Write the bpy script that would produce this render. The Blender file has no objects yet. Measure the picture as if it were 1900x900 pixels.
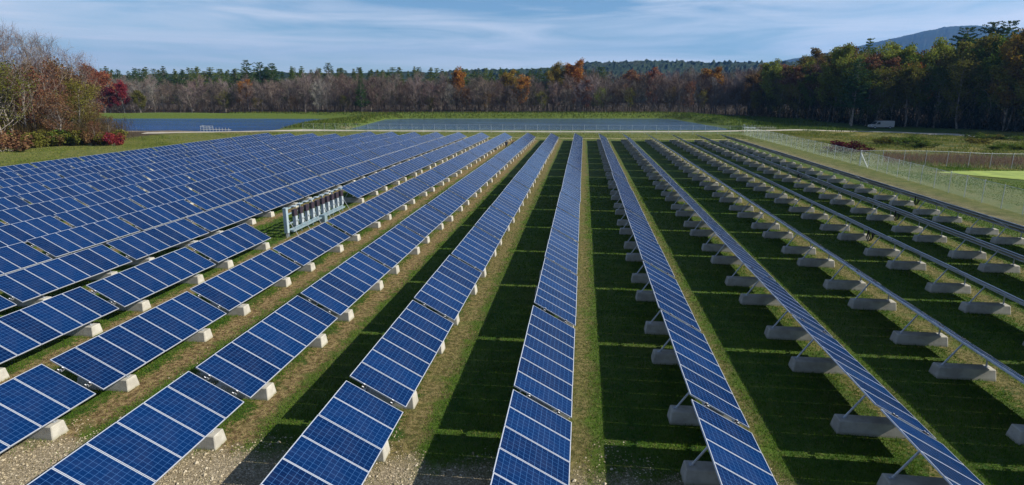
import bpy, bmesh, math, random
import numpy as np
from mathutils import Vector, Matrix

# ------------------------------------------------------------------ scene, camera, world, sun
scn = bpy.context.scene
COL = scn.collection
random.seed(7); RNG = np.random.default_rng(7)
R = math.radians
FPX, PITCH, YAW, CAMH = 1125.4, 0.24203, -0.11523, 10.035

cam_d = bpy.data.cameras.new("camera"); cam = bpy.data.objects.new("camera", cam_d); COL.objects.link(cam)
cam.location = (0, 0, CAMH); cam.rotation_euler = (math.pi/2-PITCH, 0, -YAW)
cam_d.sensor_width = 36; cam_d.lens = FPX/1900*36; cam_d.clip_end = 20000; cam_d.clip_start = .1
scn.camera = cam

SUN_EL, SUN_AZ = R(34.5), R(-1.2)          # azimuth measured from +X (the side the panels face)
w = bpy.data.worlds.new("World"); scn.world = w; w.use_nodes = True
nt = w.node_tree; nt.nodes.clear()
sky = nt.nodes.new('ShaderNodeTexSky'); sky.sky_type = 'NISHITA'; sky.sun_disc = False
sky.sun_elevation = SUN_EL; sky.sun_rotation = math.pi/2 - SUN_AZ
sky.altitude = 200; sky.air_density = 1.0; sky.dust_density = 0.15; sky.ozone_density = 3.0
tc = nt.nodes.new('ShaderNodeTexCoord')
mp = nt.nodes.new('ShaderNodeMapping'); mp.inputs['Scale'].default_value = (3.0, 3.0, 34); mp.inputs['Rotation'].default_value = (0.05, -.06, 0)
n1 = nt.nodes.new('ShaderNodeTexNoise'); n1.inputs['Scale'].default_value = 1.0; n1.inputs['Detail'].default_value = 7; n1.inputs['Roughness'].default_value = .55
n1.inputs['Distortion'].default_value = .6
cr = nt.nodes.new('ShaderNodeValToRGB'); cr.color_ramp.elements[0].position = .33; cr.color_ramp.elements[1].position = .66
cr.color_ramp.elements[0].color = (0, 0, 0, 1); cr.color_ramp.elements[1].color = (.8, .8, .8, 1)
tint = nt.nodes.new('ShaderNodeMix'); tint.data_type = 'RGBA'; tint.blend_type = 'MULTIPLY'; tint.inputs[0].default_value = 1
tint.inputs[7].default_value = (.80, .95, 1.05, 1)
mx = nt.nodes.new('ShaderNodeMix'); mx.data_type = 'RGBA'; mx.inputs[7].default_value = (8.6, 9.0, 9.9, 1)
bg = nt.nodes.new('ShaderNodeBackground'); bg.inputs['Strength'].default_value = .064
wo = nt.nodes.new('ShaderNodeOutputWorld')
L = nt.links.new
L(tc.outputs['Generated'], mp.inputs['Vector']); L(mp.outputs[0], n1.inputs['Vector']); L(n1.outputs[0], cr.inputs[0])
L(sky.outputs[0], tint.inputs[6]); sz = nt.nodes.new('ShaderNodeSeparateXYZ'); L(tc.outputs['Generated'], sz.inputs[0])
ab = nt.nodes.new('ShaderNodeMath'); ab.operation = 'ABSOLUTE'; L(sz.outputs[2], ab.inputs[0])
ad = nt.nodes.new('ShaderNodeMath'); ad.operation = 'ADD'; ad.inputs[1].default_value = .12; L(ab.outputs[0], ad.inputs[0])
dv = nt.nodes.new('ShaderNodeMath'); dv.operation = 'DIVIDE'; dv.inputs[0].default_value = .24; dv.use_clamp = True; L(ad.outputs[0], dv.inputs[1])
ml = nt.nodes.new('ShaderNodeMath'); ml.operation = 'MULTIPLY'; L(cr.outputs[0], ml.inputs[0]); L(dv.outputs[0], ml.inputs[1])
L(ml.outputs[0], mx.inputs[0]); L(tint.outputs[2], mx.inputs[6]); L(mx.outputs[2], bg.inputs[0]); L(bg.outputs[0], wo.inputs[0])

sun_d = bpy.data.lights.new("sun", 'SUN'); sun_d.energy = 5.0; sun_d.angle = R(.5); sun_d.color = (1, .94, .84)
sun = bpy.data.objects.new("sun", sun_d); COL.objects.link(sun)
sdir = Vector((math.cos(SUN_EL)*math.cos(SUN_AZ), math.cos(SUN_EL)*math.sin(SUN_AZ), math.sin(SUN_EL)))
sun.rotation_euler = sdir.to_track_quat('Z', 'Y').to_euler(); sun.location = (60, 0, 80)
vs = scn.view_settings; vs.view_transform = 'Standard'; vs.look = 'None'; vs.gamma = 1; vs.exposure = .68; vs.use_curve_mapping = False

# ------------------------------------------------------------------ geometry of the array
ROWD, ROWX = 5.0535, -.0924       # row spacing, x of the lower panel edge of row 0
TABL, Y0 = 7.3124, 9.0            # table pitch along the row, start of table 0
SLOPE, TILT, ZLOW = 1.97, .5052, .70
PPITCH = 1.005
CT, ST = math.cos(TILT), math.sin(TILT)

def at(u, Y, z=0.):               # x of the point at depth Y and height z seen at column u of the survey picture
    a = (u-950)/FPX; c, s, cp, sp = math.cos(YAW), math.sin(YAW), math.cos(PITCH), math.sin(PITCH)
    return (s*Y + a*(cp*c*Y - sp*(z-CAMH))) / (c - a*cp*s)
def ztop(x, Y, v):                # height that reaches line v at (x, Y)
    b = (450-v)/FPX; c, s, cp, sp = math.cos(YAW), math.sin(YAW), math.cos(PITCH), math.sin(PITCH)
    yc = s*x + c*Y
    return CAMH + yc*(b*cp - sp)/(cp + b*sp)
def seen(x, y, z=0.):
    c, s, cp, sp = math.cos(YAW), math.sin(YAW), math.cos(PITCH), math.sin(PITCH)
    X = c*x - s*y; Yc = s*x + c*y; dz = z-CAMH
    d = cp*Yc - sp*dz
    if d < .5: return None
    return 950+FPX*X/d, 450-FPX*(sp*Yc+cp*dz)/d

# ------------------------------------------------------------------ helpers
class MB:
    def __init__(s): s.v = []; s.f = []; s.m = []
    def quad(s, a, b, c, d, m=0):
        n = len(s.v); s.v += [tuple(a), tuple(b), tuple(c), tuple(d)]; s.f.append((n, n+1, n+2, n+3)); s.m.append(m)
    def tri(s, a, b, c, m=0):
        n = len(s.v); s.v += [tuple(a), tuple(b), tuple(c)]; s.f.append((n, n+1, n+2)); s.m.append(m)
    def hexa(s, p, m=0):          # 8 points: bottom 0-3 ccw, top 4-7
        n = len(s.v); s.v += [tuple(q) for q in p]
        for f in ((3,2,1,0),(4,5,6,7),(0,1,5,4),(1,2,6,5),(2,3,7,6),(3,0,4,7)): s.f.append(tuple(n+i for i in f)); s.m.append(m)
    def box(s, x0, x1, y0, y1, z0, z1, m=0):
        s.hexa([(x0,y0,z0),(x1,y0,z0),(x1,y1,z0),(x0,y1,z0),(x0,y0,z1),(x1,y0,z1),(x1,y1,z1),(x0,y1,z1)], m)
    def tube(s, p0, p1, r0, r1, k=5, m=0, cap=True):
        p0 = Vector(p0); p1 = Vector(p1); d = (p1-p0)
        if d.length < 1e-6: return
        d.normalize(); a = d.orthogonal().normalized(); b = d.cross(a); n = len(s.v)
        for (p, r) in ((p0, r0), (p1, r1)):
            for i in range(k):
                t = 2*math.pi*i/k; s.v.append(tuple(p + a*(r*math.cos(t)) + b*(r*math.sin(t))))
        for i in range(k):
            j = (i+1) % k; s.f.append((n+i, n+j, n+k+j, n+k+i)); s.m.append(m)
        if cap: s.f.append(tuple(n+k+i for i in range(k))); s.m.append(m); s.f.append(tuple(n+k-1-i for i in range(k))); s.m.append(m)
    def path(s, pts, r, k=5, m=0):
        for a, b in zip(pts[:-1], pts[1:]): s.tube(a, b, r, r, k, m)
    def mesh(s, name, mats, smooth=False):
        me = bpy.data.meshes.new(name); me.from_pydata(s.v, [], s.f)
        for mm in (mats if isinstance(mats, (list, tuple)) else [mats]): me.materials.append(mm)
        if any(s.m): me.polygons.foreach_set('material_index', s.m)
        if smooth: me.polygons.foreach_set('use_smooth', [True]*len(s.f))
        me.update(); return me
    def build(s, name, mats, parent=None, smooth=False): return put(name, s.mesh(name, mats, smooth), parent)
def put(name, me, parent=None, loc=None):
    o = bpy.data.objects.new(name, me); COL.objects.link(o)
    if parent is not None: o.parent = parent
    if loc is not None: o.location = loc
    return o
def thing(name, loc, label, cat, group=None, rz=0):
    o = bpy.data.objects.new(name, None); COL.objects.link(o); o.location = loc; o.rotation_euler = (0, 0, rz); o.empty_display_size = .3
    return tag(o, label, cat, group)
def tag(o, label=None, cat=None, group=None, kind=None):
    if label: o['label'] = label
    if cat: o['category'] = cat
    if group: o['group'] = group
    if kind: o['kind'] = kind
    return o
def soup(name, verts, nper, mats, attr=None):     # unconnected polygons of nper corners from an (n*nper, 3) array
    n = len(verts)//nper; me = bpy.data.meshes.new(name)
    me.vertices.add(len(verts)); me.vertices.foreach_set('co', np.asarray(verts, np.float32).ravel())
    me.loops.add(len(verts)); me.loops.foreach_set('vertex_index', np.arange(len(verts), dtype=np.int32))
    me.polygons.add(n); me.polygons.foreach_set('loop_start', np.arange(0, n*nper, nper, dtype=np.int32))
    if attr is not None:
        a = me.attributes.new('tone', 'FLOAT', 'FACE'); a.data.foreach_set('value', np.asarray(attr, np.float32))
    for mm in (mats if isinstance(mats, (list, tuple)) else [mats]): me.materials.append(mm)
    me.update(calc_edges=True); me.validate(); return me

# ------------------------------------------------------------------ materials
class NT:
    def __init__(s, name):
        s.mat = bpy.data.materials.new(name); s.mat.use_nodes = True; s.t = s.mat.node_tree; s.t.nodes.clear()
        s.out = s.t.nodes.new('ShaderNodeOutputMaterial')
    def n(s, typ, **kw):
        nd = s.t.nodes.new('ShaderNode'+typ)
        for k, v in kw.items(): setattr(nd, k, v)
        return nd
    def l(s, a, b): s.t.links.new(a, b)
    def val(s, x, sock):
        if hasattr(x, 'is_output'): s.l(x, sock)
        else: sock.default_value = x
    def math(s, op, a, b=0., c=0., clamp=False):
        nd = s.n('Math', operation=op, use_clamp=clamp)
        for i, x in enumerate((a, b, c)): s.val(x, nd.inputs[i])
        return nd.outputs[0]
    def mix(s, f, a, b, blend='MIX'):
        nd = s.n('Mix', data_type='RGBA', blend_type=blend); s.val(f, nd.inputs[0])
        for x, i in ((a, 6), (b, 7)):
            if isinstance(x, tuple): nd.inputs[i].default_value = (*x[:3], 1)
            else: s.l(x, nd.inputs[i])
        return nd.outputs[2]
    def noise(s, vec, scale, detail=4, rough=.55, dist=0.):
        nd = s.n('TexNoise'); nd.inputs['Scale'].default_value = scale; nd.inputs['Detail'].default_value = detail
        nd.inputs['Roughness'].default_value = rough; nd.inputs['Distortion'].default_value = dist; s.l(vec, nd.inputs['Vector']); return nd.outputs[0]
    def rng(s, x, a, b, c=0., d=1.):
        nd = s.n('MapRange', interpolation_type='SMOOTHSTEP'); s.val(x, nd.inputs[0])
        for i, q in enumerate((a, b, c, d)): nd.inputs[i+1].default_value = q
        return nd.outputs[0]
    def pbsdf(s, col, rough=.6, **kw):
        p = s.n('BsdfPrincipled')
        if isinstance(col, tuple): p.inputs['Base Color'].default_value = (*col[:3], 1)
        else: s.l(col, p.inputs['Base Color'])
        s.val(rough, p.inputs['Roughness'])
        for k, v in kw.items(): s.val(v, p.inputs[k.replace('_', ' ')])
        s.l(p.outputs[0], s.out.inputs[0]); return p
    def bump(s, p, h, strength=.3, dist=.05):
        b = s.n('Bump'); b.inputs['Strength'].default_value = strength; b.inputs['Distance'].default_value = dist; s.l(h, b.inputs['Height']); s.l(b.outputs[0], p.inputs['Normal'])

def worn(name, col, var=.15, rough=.6, scale=8., bump=0., **kw):
    m = NT(name); tcd = m.n('TexCoord'); oi = m.n('ObjectInfo')
    add = m.n('VectorMath', operation='ADD'); m.l(tcd.outputs['Object'], add.inputs[0])
    off = m.n('CombineXYZ'); m.l(m.math('MULTIPLY', oi.outputs['Random'], 37.), off.inputs[0]); m.l(off.outputs[0], add.inputs[1])
    nz = m.noise(add.outputs[0], scale, 5, .6)
    c = m.mix(m.rng(nz, .3, .7), tuple(q*(1-var) for q in col), tuple(min(1, q*(1+var)) for q in col))
    p = m.pbsdf(c, rough, **kw)
    if bump: m.bump(p, nz, bump, .02)
    return m.mat

M = {}
M['frame'] = worn('aluminium_frame', (.42, .45, .50), .06, .42, 6, Metallic=.25)
M['steel'] = worn('galvanised_steel', (.42, .45, .48), .2, .5, 20, Metallic=.5)
M['darksteel'] = worn('dark_clamp', (.06, .06, .065), .2, .5, 20, Metallic=.4)
M['backsheet'] = worn('backsheet', (.15, .16, .19), .06, .5, 3)
M['white'] = worn('white_paint', (.78, .79, .78), .06, .5, 5)
M['rackblue'] = worn('rack_steel', (.24, .33, .37), .15, .45, 9, Metallic=.3)
M['inv_dark'] = worn('inverter_dark', (.035, .025, .035), .2, .45, 9)
M['boxgrey'] = worn('inverter_grey', (.33, .38, .41), .1, .45, 5)
M['cable'] = worn('cable_black', (.02, .02, .02), .1, .6, 9)
M['bark'] = worn('bark', (.22, .19, .16), .4, .9, 1.5)
M['navy'] = worn('navy_cloth', (.012, .016, .035), .2, .9, 9)
M['blackcloth'] = worn('black_cloth', (.012, .012, .013), .2, .9, 9)
M['skin'] = worn('skin', (.45, .27, .19), .1, .6, 9)
M['hair'] = worn('dark_hair', (.02, .014, .01), .2, .7, 9)
M['glassdark'] = worn('dark_window', (.012, .02, .024), .1, .08, 3)
M['rubber'] = worn('tyre_rubber', (.02, .02, .02), .1, .8, 9)
M['wood'] = worn('weathered_wood', (.36, .34, .31), .2, .8, 3)
M['link'] = worn('fence_wire', (.40, .50, .43), .1, .5, 5)
M['stone'] = worn('stone', (.34, .30, .22), .45, .9, 1.7)

def mat_concrete():
    m = NT('cast_concrete'); tcd = m.n('TexCoord'); oi = m.n('ObjectInfo')
    add = m.n('VectorMath', operation='ADD'); m.l(tcd.outputs['Object'], add.inputs[0])
    off = m.n('CombineXYZ'); m.l(m.math('MULTIPLY', oi.outputs['Random'], 53.), off.inputs[1]); m.l(off.outputs[0], add.inputs[1])
    a = m.noise(add.outputs[0], 2.4, 5, .6); b = m.noise(add.outputs[0], 28, 3, .6)
    c = m.mix(m.rng(a, .32, .68), (.31, .295, .25), (.43, .415, .36))
    c = m.mix(m.rng(b, .58, .72, 0, .5), c, (.34, .32, .27))
    sx = m.n('SeparateXYZ'); m.l(tcd.outputs['Object'], sx.inputs[0])
    foot = m.rng(m.math('ADD', sx.outputs[2], m.math('MULTIPLY', a, -.16)), -.08, .03, .55, 0)
    c = m.mix(foot, c, (.2, .19, .1))
    p = m.pbsdf(c, .85); m.bump(p, b, .35, .01); return m.mat
M['concrete'] = mat_concrete()

def mat_cells():
    m = NT('solar_cells'); uv = m.n('UVMap'); uv.uv_map = 'cells'; oi = m.n('ObjectInfo')
    s = m.n('SeparateXYZ'); m.l(uv.outputs[0], s.inputs[0])
    lines = None
    for i in (0, 1):
        fr = m.math('ABSOLUTE', m.math('SUBTRACT', m.math('FRACT', s.outputs[i]), .5))
        ln = m.math('GREATER_THAN', fr, .478)
        lines = ln if lines is None else m.math('MAXIMUM', lines, ln)
    bus = m.math('LESS_THAN', m.math('ABSOLUTE', m.math('SUBTRACT', m.math('FRACT', m.math('MULTIPLY', s.outputs[1], 3.)), .5)), .03)
    cid = m.n('Combine' + 'XYZ'); m.l(m.math('FLOOR', s.outputs[0]), cid.inputs[0]); m.l(m.math('FLOOR', s.outputs[1]), cid.inputs[1]); m.l(m.math('MULTIPLY', oi.outputs['Random'], 91.), cid.inputs[2])
    wn = m.n('TexWhiteNoise', noise_dimensions='3D'); m.l(cid.outputs[0], wn.inputs['Vector'])
    grain = m.n('TexVoronoi'); grain.inputs['Scale'].default_value = 7.; m.l(uv.outputs[0], grain.inputs['Vector'])
    gs = m.n('SeparateColor'); m.l(grain.outputs['Color'], gs.inputs[0])
    k = m.math('ADD', m.math('MULTIPLY', oi.outputs['Random'], .7), m.math('ADD', m.math('MULTIPLY', wn.outputs[0], .15), m.math('MULTIPLY', gs.outputs[0], .15)))
    c = m.mix(k, (.0010, .0075, .038), (.002, .020, .085))
    c = m.mix(m.math('MULTIPLY', bus, .25), c, (.03, .10, .26))
    c = m.mix(m.math('MULTIPLY', lines, .8), c, (.045, .125, .29))
    dn = m.n('TexCoord'); dust = m.noise(dn.outputs['Object'], 1.1, 4, .6)
    c = m.mix(m.rng(dust, .45, .8, 0, .03), c, (.35, .33, .3))
    m.pbsdf(c, m.rng(dust, .3, .8, .10, .2), IOR=1.13)
    return m.mat
M['cells'] = mat_cells()

def mat_leaf(name, wood=False):
    m = NT(name); oi = m.n('ObjectInfo'); at_ = m.n('Attribute'); at_.attribute_name = 'tone'
    t = at_.outputs['Fac']
    hs = m.n('HueSaturation'); m.l(m.mix(1., oi.outputs['Color'], (.78, .78, .78), 'MULTIPLY'), hs.inputs['Color'])
    m.l(m.math('ADD', m.math('MULTIPLY', t, .07), .465), hs.inputs['Hue'])
    m.l(m.math('ADD', m.math('MULTIPLY', t, .9), .55), hs.inputs['Value']); hs.inputs['Saturation'].default_value = 1.0
    d = m.n('BsdfDiffuse'); m.l(hs.outputs[0], d.inputs[0])
    if wood: m.l(d.outputs[0], m.out.inputs[0]); return m.mat
    tr = m.n('BsdfTranslucent'); m.l(hs.outputs[0], tr.inputs[0])
    mx_ = m.n('MixShader'); mx_.inputs[0].default_value = .3; m.l(d.outputs[0], mx_.inputs[1]); m.l(tr.outputs[0], mx_.inputs[2]); m.l(mx_.outputs[0], m.out.inputs[0])
    return m.mat
M['leaf'] = mat_leaf('leaf'); M['twig'] = mat_leaf('twig', True)

# ------------------------------------------------------------------ terrain
POND_M = [(-67.5, 170), (-20, 172.5), (38.5, 178), (43, 184), (36, 256), (30, 262), (-72, 249), (-79, 240)]
POND_L = [(-150, 161), (-132, 159), (-110, 156.5), (-98, 155.5), (-87, 160), (-84, 175), (-88, 236), (-96, 243), (-150, 240), (-215, 232), (-215, 180)]
def sdist(P, x, y):               # signed distance to polygon, negative inside
    x = np.asarray(x, float); y = np.asarray(y, float); d = np.full(x.shape, 1e9); ins = np.zeros(x.shape, bool)
    n = len(P)
    for i in range(n):
        (ax, ay), (bx, by) = P[i], P[(i+1) % n]
        ex, ey = bx-ax, by-ay; t = np.clip(((x-ax)*ex + (y-ay)*ey)/(ex*ex+ey*ey), 0, 1)
        d = np.minimum(d, np.hypot(x-ax-t*ex, y-ay-t*ey))
        c = ((ay > y) != (by > y)) & (x < (bx-ax)*(y-ay)/((by-ay) if by != ay else 1e-9) + ax); ins ^= c
    return np.where(ins, -d, d)
def sm(x, a, b):
    t = np.clip((np.asarray(x, float)-a)/(b-a), 0, 1); return t*t*(3-2*t)
def wob(x, y, s, ph=0.):
    return (np.sin(x*s+ph)*np.cos(y*s*1.13+ph*2.1) + .5*np.sin(x*s*2.3+y*s*1.7+ph) + .25*np.cos(x*s*4.9-y*s*4.1+ph*3))/1.75
def ground_z(x, y):
    x = np.asarray(x, float); y = np.asarray(y, float)
    h = np.zeros(np.broadcast(x, y).shape)
    dm, dl = sdist(POND_M, x, y), sdist(POND_L, x, y); d = np.minimum(dm, dl)
    far = sm(y, 186, 215)
    berm = 1.75*sm(d, 0, 6)*(1-.55*sm(d, 9, 16))*far
    between = np.exp(-((x+80)/9.)**2)*sm(y, 158, 176)*(1-sm(y, 240, 262))*1.5*sm(d, 0, 3)
    h = h + np.maximum(berm*(1-.9*sm(d, 20, 60)), between)
    right = sm(x, 44, 60)*sm(y, 80, 100)*(1-sm(y, 160, 176))
    h = h - right*(.55+.5*wob(x, y, .09, 1.3))*.8 + right*.15
    outside = sm(np.maximum(np.maximum(x-45, -78-x), np.maximum(y-262, -40)), 0, 25)
    h = h + outside*.35*wob(x, y, .06, .4)
    h = np.where(d < 2.2, h*sm(d, 0, 2.2) - 1.5*(1-sm(d, -5, 2.2)), h)
    far2 = sm(np.hypot(x, y), 330, 900)
    return h*(1-far2) - far2*4
def gz(x, y): return float(ground_z(np.array([x]), np.array([y]))[0])

def axis(segs):
    out = []
    for a, b, st in segs: out += list(np.arange(a, b, st))
    return np.array(out + [segs[-1][1]])
gx = axis([(-9000, -1000, 800), (-1000, -300, 50), (-300, -100, 4), (-100, 120, 2), (120, 240, 4), (240, 1000, 60), (1000, 9000, 800)])
gy = axis([(-9000, -1000, 800), (-1000, -20, 70), (-20, 60, 2.5), (60, 150, 2.), (150, 300, 1.6), (300, 400, 8), (400, 1000, 60), (1000, 9000, 800)])
GX, GY = np.meshgrid(gx, gy); GZ = ground_z(GX, GY)
nx, ny = len(gx), len(gy)
gv = np.stack([GX.ravel(), GY.ravel(), GZ.ravel()], 1)
idx = np.arange(nx*ny).reshape(ny, nx)
gf = np.stack([idx[:-1, :-1].ravel(), idx[:-1, 1:].ravel(), idx[1:, 1:].ravel(), idx[1:, :-1].ravel()], 1)
me = bpy.data.meshes.new('ground'); me.from_pydata(gv.tolist(), [], gf.tolist()); me.polygons.foreach_set('use_smooth', [True]*len(gf))
# zones of the ground cover (what grows or lies where)
fx, fy = gv[:, 0], gv[:, 1]
dpond = np.minimum(sdist(POND_M, fx, fy), sdist(POND_L, fx, fy))
field = sm(fx, -72, -69)*(1-sm(fx, 33, 35))*(1-sm(fy, 134, 136))
bank = (1-sm(dpond, 9, 16))*sm(fy, 176, 200) + np.exp(-((fx+80)/9.)**2)*sm(fy, 160, 172)*(1-sm(fy, 245, 262))
wet = sm(fx, 42, 47)*sm(fy, 78, 86)*(1-sm(fy, 172, 180))
wood = np.maximum(sm(fx + (fy-200)*.5, 104, 116)*sm(fy, 60, 80), np.maximum(sm(-fx, 99, 108)*(1-sm(fy, 165, 175)), sm(fy, 274, 282)))
bare = np.exp(-((fy-(152-(fx+99)*.12))/3.5)**2)*sm(-fx, 76, 84) + .9*np.exp(-((fx-34.5)/1.1)**2)*(1-sm(fy, 140, 155))*sm(fy, 20, 40)
shore = (1-sm(np.abs(dpond-1.0), .6, 1.8))*(1-sm(fy, 178, 186))
lawn = np.clip(np.maximum(np.maximum(sm(-fx, 69, 71), sm(fx, 34, 36)*(1-sm(fx, 46, 50))), sm(fy, 133, 136))*(1-sm(fy, 160, 168)), 0, 1)
for nm, arr in (('lawn', lawn), ('field', field), ('bank', np.clip(bank, 0, 1)), ('wet', wet), ('wood', wood), ('bare', np.clip(bare + .7*shore, 0, 1))):
    a = me.attributes.new(nm, 'FLOAT', 'POINT'); a.data.foreach_set('value', arr.astype(np.float32))

def mat_ground():
    m = NT('ground_cover'); g = m.n('NewGeometry'); pos = g.outputs['Position']; s = m.n('SeparateXYZ'); m.l(pos, s.inputs[0])
    X, Y = s.outputs[0], s.outputs[1]
    def attr(n): a = m.n('Attribute'); a.attribute_name = n; return a.outputs['Fac']
    big = m.noise(pos, .12, 4, .6); mid = m.noise(pos, .9, 5, .62, .4); fine = m.noise(pos, 5., 5, .7); tiny = m.noise(pos, 26., 3, .7)
    grass = m.mix(m.rng(mid, .34, .66), (.030, .092, .008), (.090, .158, .018))
    grass = m.mix(m.rng(fine, .48, .66, 0, .6), grass, (.135, .128, .04))
    grass = m.mix(m.rng(big, .42, .68, 0, .45), grass, (.11, .118, .032))
    dry = m.mix(m.rng(fine, .40, .60), (.13, .080, .036), (.36, .27, .125))
    dry = m.mix(m.rng(mid, .5, .7, 0, .6), dry, (.10, .125, .032))
    # drip line in front of every lower panel edge
    t = m.math('SUBTRACT', m.math('MODULO', m.math('ADD', X, ROWD*40 - ROWX + ROWD/2 - .12), ROWD), ROWD/2)
    t = m.math('ADD', t, m.math('MULTIPLY', m.math('SUBTRACT', mid, .5), 2.2))
    t = m.math('ADD', t, m.math('MULTIPLY', m.math('SUBTRACT', fine, .5), 1.5))
    drip = m.rng(m.math('ABSOLUTE', t), .3, .8, 1, 0)
    west = m.rng(m.math('ADD', X, m.math('MULTIPLY', big, 9.)), -9., 4., 1., .55)
    dmask = m.math('MULTIPLY', m.math('MULTIPLY', drip, attr('field')), m.math('MULTIPLY', west, m.rng(mid, .22, .44)))
    c = m.mix(dmask, grass, dry)
    # gravel: the yard at the near end and the worn track between two rows
    vor = m.n('TexVoronoi'); vor.inputs['Scale'].default_value = 17.; m.l(pos, vor.inputs['Vector']); vs_ = m.n('SeparateColor'); m.l(vor.outputs['Color'], vs_.inputs[0])
    grav = m.mix(vs_.outputs[0], (.34, .28, .18), (.66, .57, .40)); grav = m.mix(m.rng(vor.outputs['Distance'], .2, .6, 0, .6), grav, (.2, .165, .10))
    greyg = m.mix(vs_.outputs[0], (.22, .21, .195), (.46, .45, .42))
    yard = m.math('MULTIPLY', m.rng(m.math('ADD', Y, m.math('ADD', m.math('MULTIPLY', mid, 3.2), m.math('MULTIPLY', fine, 1.6))), 16.0, 17.6, 1, 0), m.rng(X, 2., 9., 1, 0))
    tr = m.math('ABSOLUTE', m.math('ADD', m.math('ADD', X, 13.35), m.math('MULTIPLY', m.math('SUBTRACT', mid, .5), 1.6)))
    track = m.math('MULTIPLY', m.math('MULTIPLY', m.rng(tr, .35, .8, 1, 0), m.rng(fine, .36, .5)), attr('field'))
    c = m.mix(m.math('MULTIPLY', track, .85), c, greyg); c = m.mix(yard, c, grav)
    # banks, wet meadow, woodland floor, bare soil
    lw = m.mix(m.rng(mid, .35, .62), (.10, .14, .030), (.18, .185, .055)); c = m.mix(m.math('MULTIPLY', attr('lawn'), m.rng(fine, .3, .6, .55, .95)), c, lw)
    bk = m.mix(m.rng(fine, .35, .65), (.07, .125, .016), (.15, .20, .034)); c = m.mix(attr('bank'), c, bk)
    wt = m.mix(m.rng(m.noise(pos, .16, 4, .6, 1.), .4, .58), (.07, .105, .018), (.21, .185, .05)); wt = m.mix(m.rng(m.noise(pos, .07, 3, .6), .5, .6, 0, .7), wt, (.04, .07, .014)); c = m.mix(attr('wet'), c, wt)
    wd = m.mix(m.rng(mid, .4, .6), (.05, .036, .02), (.085, .06, .032)); c = m.mix(attr('wood'), c, wd)
    br = m.mix(m.rng(mid, .35, .65), (.20, .145, .085), (.34, .27, .18)); c = m.mix(m.math('MULTIPLY', attr('bare'), m.rng(fine, .3, .5)), c, br)
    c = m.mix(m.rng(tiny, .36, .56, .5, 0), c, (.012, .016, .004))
    c = m.mix(1., c, (.80, .78, .78), 'MULTIPLY')
    p = m.pbsdf(c, .95, Specular_IOR_Level=.15)
    m.bump(p, m.math('ADD', m.math('MULTIPLY', fine, 1.), m.math('MULTIPLY', tiny, .35)), .8, .12)
    return m.mat
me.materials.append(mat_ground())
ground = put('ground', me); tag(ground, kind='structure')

def sheet(name, poly, z, mat, drape=None):
    bm = bmesh.new(); vs2 = [bm.verts.new((x, y, z)) for x, y in poly]; bm.faces.new(vs2); bmesh.ops.triangulate(bm, faces=bm.faces[:])
    m2 = bpy.data.meshes.new(name); bm.to_mesh(m2); bm.free(); m2.materials.append(mat); return put(name, m2)
def mat_water(name, col, rough, ior=1.33, dist=.25):
    m = NT(name); g = m.n('NewGeometry'); mp_ = m.n('Mapping'); mp_.inputs['Scale'].default_value = (.55, 1.5, 1); m.l(g.outputs['Position'], mp_.inputs[0])
    a = m.noise(mp_.outputs[0], 1.3, 5, .65, .5); b = m.noise(mp_.outputs[0], .05, 3, .5)
    p = m.pbsdf(m.mix(m.rng(b, .4, .6), col, tuple(q*1.35 for q in col)), rough, IOR=ior); m.bump(p, a, 1., dist); return m.mat
tag(sheet('pond_water', POND_M, -.32, mat_water('pond_water', (.026, .056, .105), .14)), kind='structure')
tag(sheet('pond_water', POND_L, -.32, mat_water('far_pond_water', (.003, .036, .15), .12, 1.18, .6)), kind='structure')

def ribbon(name, pts, wd, z, mat):
    b = MB(); n = len(pts); rows = []
    fine = []
    for (a, c) in zip(pts[:-1], pts[1:]):
        k = max(1, int(math.hypot(c[0]-a[0], c[1]-a[1])/3)); fine += [(a[0]+(c[0]-a[0])*i/k, a[1]+(c[1]-a[1])*i/k) for i in range(k)]
    fine.append(pts[-1]); n = len(fine); cols = 4
    for i, (x, y) in enumerate(fine):
        a, c = fine[max(0, i-2)], fine[min(n-1, i+2)]; d = Vector((c[0]-a[0], c[1]-a[1])).normalized(); nn = (-d.y, d.x)
        ww = wd*(1+.16*math.sin(i*1.7)+.1*math.sin(i*.63))
        for j in range(cols+1):
            q = (j/cols-.5)*ww; X_, Y_ = x+nn[0]*q, y+nn[1]*q
            b.v.append((X_, Y_, gz(X_, Y_)+z-(.02 if j in (0, cols) else 0)))
    for i in range(n-1):
        for j in range(cols):
            k = i*(cols+1)+j; b.f.append((k, k+1, k+cols+2, k+cols+1)); b.m.append(0)
    return b.build(name, mat, None, True)
def mat_road():
    m = NT('road_gravel'); g = m.n('NewGeometry'); a = m.noise(g.outputs['Position'], .5, 5, .65); b = m.noise(g.outputs['Position'], 6, 4, .7)
    c = m.mix(m.rng(a, .35, .65), (.28, .25, .195), (.42, .385, .31)); c = m.mix(m.rng(b, .5, .7, 0, .4), c, (.2, .17, .12)); m.pbsdf(c, .95); return m.mat
M['road'] = mat_road()
ROAD = [(-112, 146), (-97, 150.5), (-86, 157.5), (-70, 161.5), (-40, 162.5), (0, 164), (30, 168), (45, 174), (60, 179.5), (72, 179), (84, 175.5), (93, 168), (98, 158), (99, 142), (98, 120), (100, 90)]
tag(ribbon('gravel_road', ROAD, 4.2, .05, M['road']), kind='structure')
tag(ribbon('worn_path', [(-40, 139.5), (-15, 139.8), (12, 139.6), (36, 139.5)], 1.1, .035, worn('worn_soil', (.30, .26, .13), .25, .95, .8)), kind='structure')

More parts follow.
